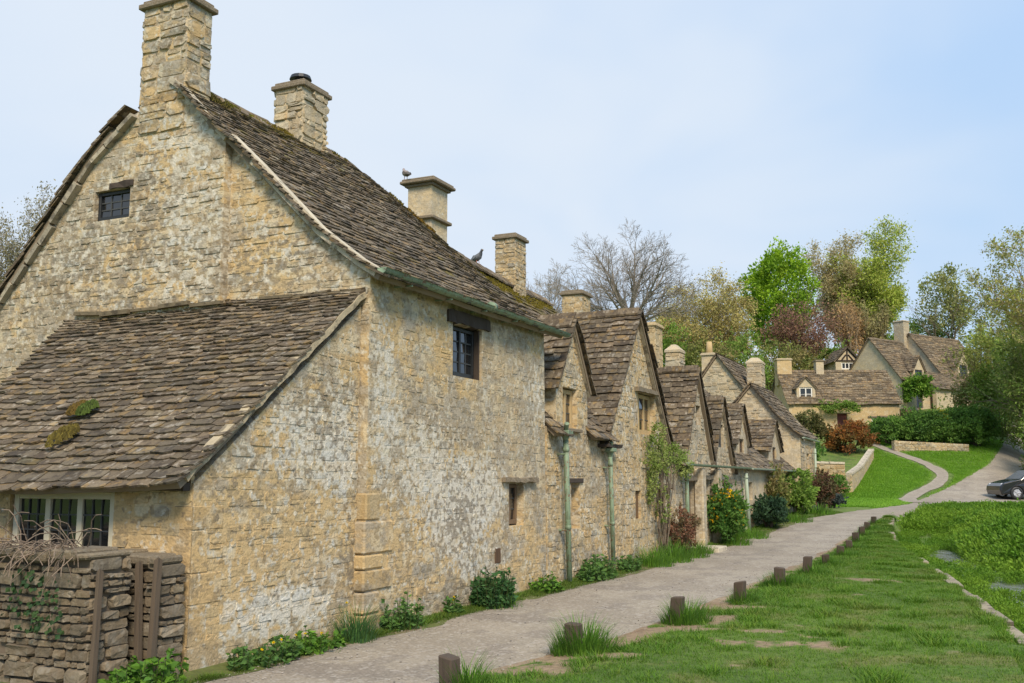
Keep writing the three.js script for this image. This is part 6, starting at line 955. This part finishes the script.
{ // dead bramble and ivy on the garden wall
  const h = thing('dead_bramble', 'tangle of dry brown bramble stems lying over the garden wall', 'bramble', [-1.0, 1.0, 3.3]), rnd = mulberry(921), g = new G();
  for (let i = 0; i < 170; i++) { let p = [-1.2 + rnd() * 1.75, 0.02 + rnd() * 0.1, (rnd() - 0.5) * 0.3], d = V(rnd() - 0.5, 0.15 + 0.4 * rnd(), 0.1 + 0.6 * rnd()).normalize(); const k = 0.6 + 0.7 * rnd(); for (let s = 0; s < 6; s++) { d.add(rdir(rnd).multiplyScalar(0.35)).add(V(0, -0.26, 0.02)).normalize(); const q = [p[0] + d.x * 0.075, Math.max(p[1] + d.y * 0.075, p[2] < 0.12 ? 0.04 : -0.5), p[2] + d.z * 0.06]; g.rod(p, q, 0.0045, 0.004, 4, [0.22 * k, 0.165 * k, 0.12 * k]); p = q; } } part('stems', g.build(), M.bark, h);
  const h2 = thing('ivy', 'small patch of ivy hanging down the bramble-topped garden wall', 'ivy', [-0.72, 0.75, 3.46]), L = new G(), L2 = mulberry(923); for (let i = 0; i < 130; i++) { const a = (L2() + L2() - 1) * 0.4, y = (L2() - 0.6) * 0.45 - a * 0.1; leaf(L, [a, y, L2() * 0.05], V(L2() - 0.5, -0.5 - L2() * 0.3, 0.3 + L2() * 0.4).normalize(), 0.032 + 0.022 * L2(), tint([[0.025, 0.06, 0.022], [0.04, 0.08, 0.025]], L2), L2, 0.3, 0.9); } part('leaves', L.build(), M.leaf, h2);
}
// lawn, verge and marsh plants that nobody could count
function stuff(name, label, geo, mat, spots) {
  const m = new THREE.InstancedMesh(geo, mat, spots.length), o = new THREE.Object3D(), c = new THREE.Color(); m.name = numbered(name); m.userData = { kind: 'stuff', label, category: 'grass' };
  spots.forEach(([x, y, z, s, a, k], i) => { o.position.set(x, y, z); o.rotation.set(0, a, 0); o.scale.set(s, s * (0.8 + 0.4 * ((i * 7) % 10) / 10), s); o.updateMatrix(); m.setMatrixAt(i, o.matrix); m.setColorAt(i, c.setRGB(k[0], k[1], k[2])); });
  m.castShadow = m.receiveShadow = true; scene.add(m); return m;
}
{
  const rnd = mulberry(931), g = new G(); blades(g, 12, 0.055, 0.068, rnd, [[0.6, 0.75, 0.5], [0.8, 0.8, 0.6], [0.5, 0.68, 0.4]], 0.007, 0.8, 2); const geo = g.build(), sp = [];
  for (let i = 0; i < 80000; i++) { const z = 4.5 - 30.5 * rnd() ** 1.35, a = laneR(z), b = edgeX(z), x = lerp(a, b, rnd()); const m = worn(x, z); if (rnd() < ss(0.25, 0.6, m) * 0.96) continue; const t = fbm(x * 0.8, z * 0.8, 3, 611), dry = ss(0.5, 0.68, fbm(x * 2.6, z * 2.6, 4, 617)); const c = mix3(mix3([0.108, 0.19, 0.018], [0.148, 0.235, 0.025], t), [0.2, 0.19, 0.06], dry * 0.4); sp.push([x, H(x, z) + 0.022, z, 0.6 + 0.5 * rnd() + 1.3 * ss(0.55, 0.8, fbm(x * 3.1, z * 3.1, 3, 619)), rnd() * 6.28, c]); }
  stuff('lawn_grass', 'short worn lawn grass between the lane and the stream', geo, M.leaf, sp);
  const sv = []; for (let i = 0; i < 20000; i++) { const z = 3 - 31 * rnd() ** 1.2, w = laneL(z), x = w + 0.05 - rnd() ** 0.8 * (w + 0.0); if (fbm(x * 3, z * 2, 3, 641) < 0.38) continue; sv.push([x, H(x, z) + 0.01, z, 0.7 + 0.9 * rnd(), rnd() * 6.28, mix3([0.09, 0.15, 0.02], [0.14, 0.18, 0.03], rnd())]); }
  stuff('verge_grass', 'thin mossy grass along the foot of the cottage walls', geo, M.leaf, sv);
  const se = []; for (let i = 0; i < 5000; i++) { const z = 4 - 28 * rnd(), x = laneR(z) + 0.25 + Math.abs(rnd() + rnd() - 1) * 0.8 + rag(z, 47, 2); if (worn(x, z) > 0.5) continue; se.push([x, H(x, z) + 0.02, z, 1.2 + 1.2 * rnd(), rnd() * 6.28, mix3([0.10, 0.18, 0.02], [0.14, 0.22, 0.03], rnd())]); }
  stuff('lane_edge_grass', 'longer grass along the edge of the lane', geo, M.leaf, se);
  // grass of the green up the hill
  const gf = new G(); blades(gf, 10, 0.22, 0.14, rnd, [[0.8, 0.9, 0.7]], 0.03, 0.6, 2); const sf = []; for (let i = 0; i < 26000; i++) { const z = -33 - 34 * rnd(), x = lerp(-0.2, laneL(z) + 0.1, rnd()) ; if (x > laneL(z) - 0.1 || pathPts.some((q) => Math.hypot(q.x - x, q.z - z) < 0.62)) continue; sf.push([x, H(x, z), z, 0.7 + 0.6 * rnd(), rnd() * 6.28, mix3([0.14, 0.25, 0.028], [0.19, 0.30, 0.036], fbm(x, z, 3, 651))]); }
  stuff('green_grass', 'bright mown grass of the green beyond the row', gf.build(), M.leaf, sf);
  // water plants of the marsh
  const gm = new G(); crown(gm, { c: [0, 0.12, 0], r: [0.22, 0.2, 0.22], clumps: 9, per: 16, size: 0.055, cols: [[0.5, 0.6, 0.42]], rnd, cr: 0.45, shell: 0.3, low: -0.3, up: 0.8 }); blades(gm, 34, 0.26, 0.36, rnd, [[0.52, 0.62, 0.4], [0.6, 0.62, 0.42]], 0.011, 0.6, 2); const sm = [];
  for (let i = 0; i < 19000; i++) { const z = 2 - 44 * rnd(), e = 14 * rnd() ** 1.2, x = edgeX(z) + e; if (z < -24 && x < laneR(z) + 0.35) continue; if (z < -38 && x < laneR(z) + 10) continue; const near = e < 1.75 && z > -26; if (z < -30 && x > laneR(z) + 0.3 && rnd() < ss(-30, -38, z)) continue; if (near) { const water = fbm(x * 0.8, z * 0.55, 3, 661) + (e > 0.75 && e < 1.6 ? 0.16 : -0.2) + (z > -9 ? 0.14 : z < -13 && z > -19 ? 0.08 : -0.1); if (water > 0.62) continue; if (e < 0.12) continue; }
    const k = near ? 0.5 : (0.55 + 0.75 * fbm(x * 0.5, z * 0.5, 3, 667)) * lerp(0.6, 1.15, ss(-36, -22, z)); sm.push([x, Math.max(H(x, z), near ? -0.29 : -9) - 0.03, z, k * (0.8 + 0.5 * rnd()), rnd() * 6.28, mix3([0.15, 0.28, 0.025], [0.27, 0.39, 0.045], ss(0.3, 0.7, fbm(x * 0.7, z * 0.7, 3, 671)))]); }
  stuff('marsh_plants', 'lush green water plants filling the marsh by the stream', gm.build(), M.leaf, sm);
}
{ // grit on the lane
  const rnd = mulberry(951), g = new THREE.IcosahedronGeometry(0.012, 0), p = prep(g); p.scale(1, 0.6, 1.2); const sg = [];
  for (let i = 0; i < 2600; i++) { const z = 3.5 - 26 * rnd() ** 1.3, side = rnd() < 0.5, w = rnd() ** 2, x = rnd() < 0.06 ? lerp(laneL(z), laneR(z), rnd()) : side ? laneL(z) + 0.02 + 0.5 * w : laneR(z) + 0.12 - 0.75 * w, k = 0.16 + 0.26 * rnd(); sg.push([x, H(x, z) + 0.018, z, 0.3 + 0.7 * rnd() ** 2, rnd() * 6.28, [k, k * 0.9, k * 0.78]]); }
  const m = stuff('gravel', 'loose grit scattered along both edges of the lane', p, M.moss, sg); m.userData.category = 'gravel';
}
// ------------------------------------------------------------------ bollards with their tufts
{
  const xs = [[2.14, 2.05], [2.42, 0.13], [2.78, -2.06], [3.05, -4.12], [3.19, -6.2], [3.27, -8.2], [3.31, -10.2], [3.31, -12.2], [3.27, -14.2], [3.2, -16.2], [3.12, -18.2], [3.06, -20.2], [3.05, -22.2]];
  const say = ['nearest', 'second', 'third', 'fourth', 'fifth', 'sixth', 'seventh', 'eighth', 'ninth', 'tenth', 'eleventh', 'twelfth', 'farthest'];
  xs.forEach(([x, z], i) => {
    const rnd = mulberry(1001 + i), h = thing('wooden_bollard', `${say[i]} square wooden bollard from the camera along the lane edge`, 'bollard', [x, H(x, z), z], (rnd() - 0.5) * 0.5, 'bollards along the lane'), w = 0.062 + rnd() * 0.012, t = (i > 5 ? 0.21 : 0.26) + rnd() * 0.06, l = (rnd() - 0.5) * 0.07, tn = 0.7 + 0.5 * rnd();
    const g = new G(); g.box(-w, -0.2, -w, w, t, w, [Math.min(1, tn), Math.min(1, tn), Math.min(1, tn * 0.96)], 0.012); for (let q = 0; q < g.p.length; q += 3) { g.p[q] += l * g.p[q + 1] / t; if (g.p[q + 1] > 0.2) g.p[q + 1] += g.p[q] * ((i * 37 % 7) / 7 - 0.4) * 0.4; } part('post', boxUV(g.build(), 3), M.post, h);
    tuft(`tuft of long grass round the ${say[i]} bollard`, x + 0.06 + 0.06 * rnd(), z + (i % 2 ? 0.02 : -0.05), ([0.18, 0.3, 0.28, 0.2, 0.38][i] ?? 0.3), ([0.38, 0.46, 0.4, 0.3, 0.32][i] ?? 0.28), 1051 + i, { n: ([300, 900, 800, 460, 900][i] ?? 520), group: 'grass tufts round the bollards', w: 0.012 });
  });
}
{ // stone edging of the stream bank
  const h = thing('stone_edging', 'pale stone slab edging along the stream bank', 'edging', [5, 0, -10]), rnd = mulberry(1101); let z = 4;
  while (z > -25.5) { const l = 0.55 + rnd() * 0.7, z2 = z - l + 0.02, w = 0.12 + rnd() * 0.05; if (z < -9 && rnd() < 0.45) { z -= l; continue; } const xa = edgeX(z), xb = edgeX(z2), ya = H(xa - 0.15, z) + 0.015 + (rnd() - 0.5) * 0.03, yb = ya + (rnd() - 0.5) * 0.02, t = 0.5 + 0.25 * rnd(), j = () => (rnd() - 0.5) * 0.03; const g = new G().hull8([[xa - w + j(), ya - 0.45, z], [xa + 0.05, ya - 0.45, z], [xb + 0.05, yb - 0.45, z2], [xb - w + j(), yb - 0.45, z2], [xa - w + j(), ya, z], [xa + 0.05 + j(), ya, z], [xb + 0.05 + j(), yb, z2], [xb - w + j(), yb, z2]], [t, t * 0.96, t * 0.88]); wpart('slab', seedUV(g.build(), rnd() * 4, rnd() * 4), M.mortar, h); z -= l; }
}
{ // door step of the third cottage
  const h = thing('door_step', 'pale stone door step in the verge before the third cottage', 'step', [0.4, 0.05, -13.3]); part('slab', new G().box(-0.35, -0.1, -0.4, 0.3, 0.07, 0.4, undefined, 0.02).build(), M.mortar, h);
}
{ // black hatchback, side-on, bonnet to the left
  const cx = 8.3, cz = -47.05, h = thing('parked_car', 'black hatchback parked side-on at the right edge', 'car', [cx, H(cx, cz) + 0.02, cz], YAW), paint = new THREE.MeshPhysicalMaterial({ roughness: 0.3, metalness: 0.1, clearcoat: 1, clearcoatRoughness: 0.05 }); paint.color.setRGB(0.006, 0.006, 0.008);
  const prof = [[-1.9, 0.28], [-1.95, 0.45], [-1.92, 0.62], [-1.8, 0.74], [-1.35, 0.86], [-0.98, 0.93], [-0.35, 1.36], [0.1, 1.47], [0.7, 1.49], [1.3, 1.42], [1.72, 1.12], [1.86, 0.9], [1.9, 0.55], [1.86, 0.28]], wheelX = [-1.22, 1.2], tyreR = 0.31;
  const sh = new THREE.Shape(); sh.moveTo(...prof[0]); prof.slice(1).forEach((p) => sh.lineTo(...p)); for (const x of [1.2, -1.22]) { sh.lineTo(x + 0.37, 0.28); sh.absarc(x, 0.3, 0.37, 0, Math.PI, false); } sh.lineTo(...prof[0]);
  const W = 0.84, body = new THREE.ExtrudeGeometry(sh, { depth: 2 * W - 0.16, bevelEnabled: true, bevelSize: 0.05, bevelThickness: 0.08, bevelSegments: 4, curveSegments: 20 }); body.translate(0, 0, -W + 0.08);
  { const p = body.attributes.position; for (let i = 0; i < p.count; i++) { const y = p.getY(i), x = p.getX(i), k = 1 - 0.16 * ss(0.85, 1.5, y) - 0.10 * ss(1.4, 2.0, Math.abs(x)); p.setZ(i, p.getZ(i) * k); } body.computeVertexNormals(); }
  part('body', prep(body), paint, h);
  for (const s of [1, -1]) for (const pts of [[[-0.78, 0.96], [-0.28, 1.31], [0.1, 1.38], [0.14, 0.95]], [[0.2, 0.95], [0.17, 1.39], [0.72, 1.41], [0.95, 1.36], [0.98, 0.96]], [[1.04, 0.97], [1.02, 1.35], [1.25, 1.3], [1.5, 1.08]]]) { const g = new G(), v = pts.map(([x, y]) => [x, y, s * (0.885 * (1 - 0.16 * ss(0.85, 1.5, y)) + 0.008)]); for (let i = 1; i < v.length - 1; i++) g.tri(v[0], v[i], v[i + 1]); part('side_window', g.build(), M.glassFar, h); }
  { const g = new G(); g.quad([-1.0, 0.99, -0.66], [-1.0, 0.99, 0.66], [-0.4, 1.395, 0.58], [-0.4, 1.395, -0.58]); part('windscreen', g.build(), M.glassFar, h); }
  for (const x of wheelX) for (const s of [1, -1]) { const t = new THREE.TorusGeometry(tyreR - 0.075, 0.09, 10, 28); t.scale(1, 1, 0.95); t.translate(x, tyreR, s * 0.76); const w = part('wheel', prep(t), M.iron, h); const r = new G(), z = s * 0.82; r.rod([x, tyreR, s * 0.70], [x, tyreR, z], 0.2, 0.19, 20, undefined, true); for (let k = 0; k < 5; k++) { const a = k / 5 * 6.283; r.rod([x, tyreR, z + s * 0.01], [x + Math.cos(a) * 0.19, tyreR + Math.sin(a) * 0.19, z], 0.03, 0.03, 5, undefined, true); } part('rim', r.build(), plain(0.55, 0.55, 0.56, { roughness: 0.35, metalness: 0.6 }), w); }
  for (const s of [1, -1]) { const e = new THREE.SphereGeometry(0.14, 12, 8); e.scale(1.1, 0.55, 0.8); e.translate(-1.76, 0.72, s * 0.6); part('headlight', prep(e), plain(0.6, 0.6, 0.62, { roughness: 0.15 }), h); part('mirror', new G().box(-0.72, 0.95, s * 0.86 - 0.02, -0.52, 1.07, s * 0.86 + 0.14 * s, undefined, 0.02).build(), paint, h); part('door_handle', new G().box(-0.05, 0.86, s * 0.888 - 0.012, 0.1, 0.89, s * 0.888 + 0.012).build(), paint, h); part('tail_light', new G().box(1.72, 0.85, s * 0.66 - 0.1, 1.83, 1.02, s * 0.66 + 0.06, undefined, 0.02).build(), M.redDoor, h); }
}
// birds: one skin swept along the back from tail to beak
function bird(label, x, y, z, turn, k, cols) {
  const h = thing('pigeon', label, 'bird', [x, y, z], turn), n = 10, st = [[-0.20, 0.055, 0.012, 0.022], [-0.13, 0.075, 0.018, 0.035], [-0.08, 0.10, 0.042, 0.055], [-0.02, 0.12, 0.062, 0.066], [0.05, 0.14, 0.06, 0.062], [0.09, 0.175, 0.04, 0.042], [0.105, 0.21, 0.026, 0.028], [0.12, 0.235, 0.027, 0.027], [0.145, 0.238, 0.017, 0.016], [0.16, 0.232, 0.006, 0.006], [0.178, 0.226, 0.002, 0.002]], g = new G();
  const R = st.map(([a, b, rv, rh]) => Array.from({ length: n }, (_, i) => { const t = i / n * 6.283; return [a * k, (b + Math.sin(t) * rv) * k, Math.cos(t) * rh * k]; }));
  for (let i = 0; i < st.length - 1; i++) for (let j = 0; j < n; j++) { const m = (j + 1) % n; g.quad(R[i][j], R[i][m], R[i + 1][m], R[i + 1][j], cols[i < 2 ? 0 : i < 5 ? 1 : i < 8 ? 2 : 3]); }
  for (let j = 1; j < n - 1; j++) g.tri(R[0][0], R[0][j], R[0][j + 1], cols[0]);
  part('body', g.build(true), std({ roughness: 0.8 }), h);
  for (const s of [1, -1]) { const l = new G(); l.rod([0.01 * k, 0.08 * k, s * 0.025 * k], [0.02 * k, 0, s * 0.03 * k], 0.006 * k, 0.005 * k, 5, [0.4, 0.15, 0.12]); for (const a of [-0.5, 0, 0.5]) l.rod([0.02 * k, 0.003, s * 0.03 * k], [(0.02 + 0.035 * Math.cos(a)) * k, 0.003, (s * 0.03 + 0.035 * Math.sin(a)) * k], 0.004 * k, 0.003 * k, 4, [0.4, 0.15, 0.12]); part('leg', l.build(), std({}), h); const w = new G(); const q = (a, b, c) => [a * k, b * k, s * c * k]; w.tri(q(0.06, 0.15, 0.06), q(-0.03, 0.16, 0.068), q(-0.02, 0.095, 0.07), cols[4]); w.tri(q(-0.03, 0.16, 0.068), q(-0.17, 0.075, 0.04), q(-0.02, 0.095, 0.07), cols[4]); part('wing', w.build(), std({}), h); }
}
bird('brown pigeon perched on the corner of the rendered stack', -3.38, 7.10, -6.32, 2.5, 1.0, [[0.1, 0.09, 0.08], [0.24, 0.2, 0.18], [0.3, 0.25, 0.24], [0.2, 0.15, 0.1], [0.18, 0.15, 0.13]]);
bird('grey pigeon sitting on the mossy roof beyond the rendered stack', -3.0, 5.895, -8.5, -0.4, 1.15, [[0.06, 0.065, 0.07], [0.2, 0.21, 0.23], [0.12, 0.13, 0.15], [0.2, 0.15, 0.1], [0.22, 0.23, 0.25]]);
scene.traverse((o) => { if (o.isMesh) { o.castShadow = true; o.receiveShadow = true; } });
renderer.render(scene, camera);
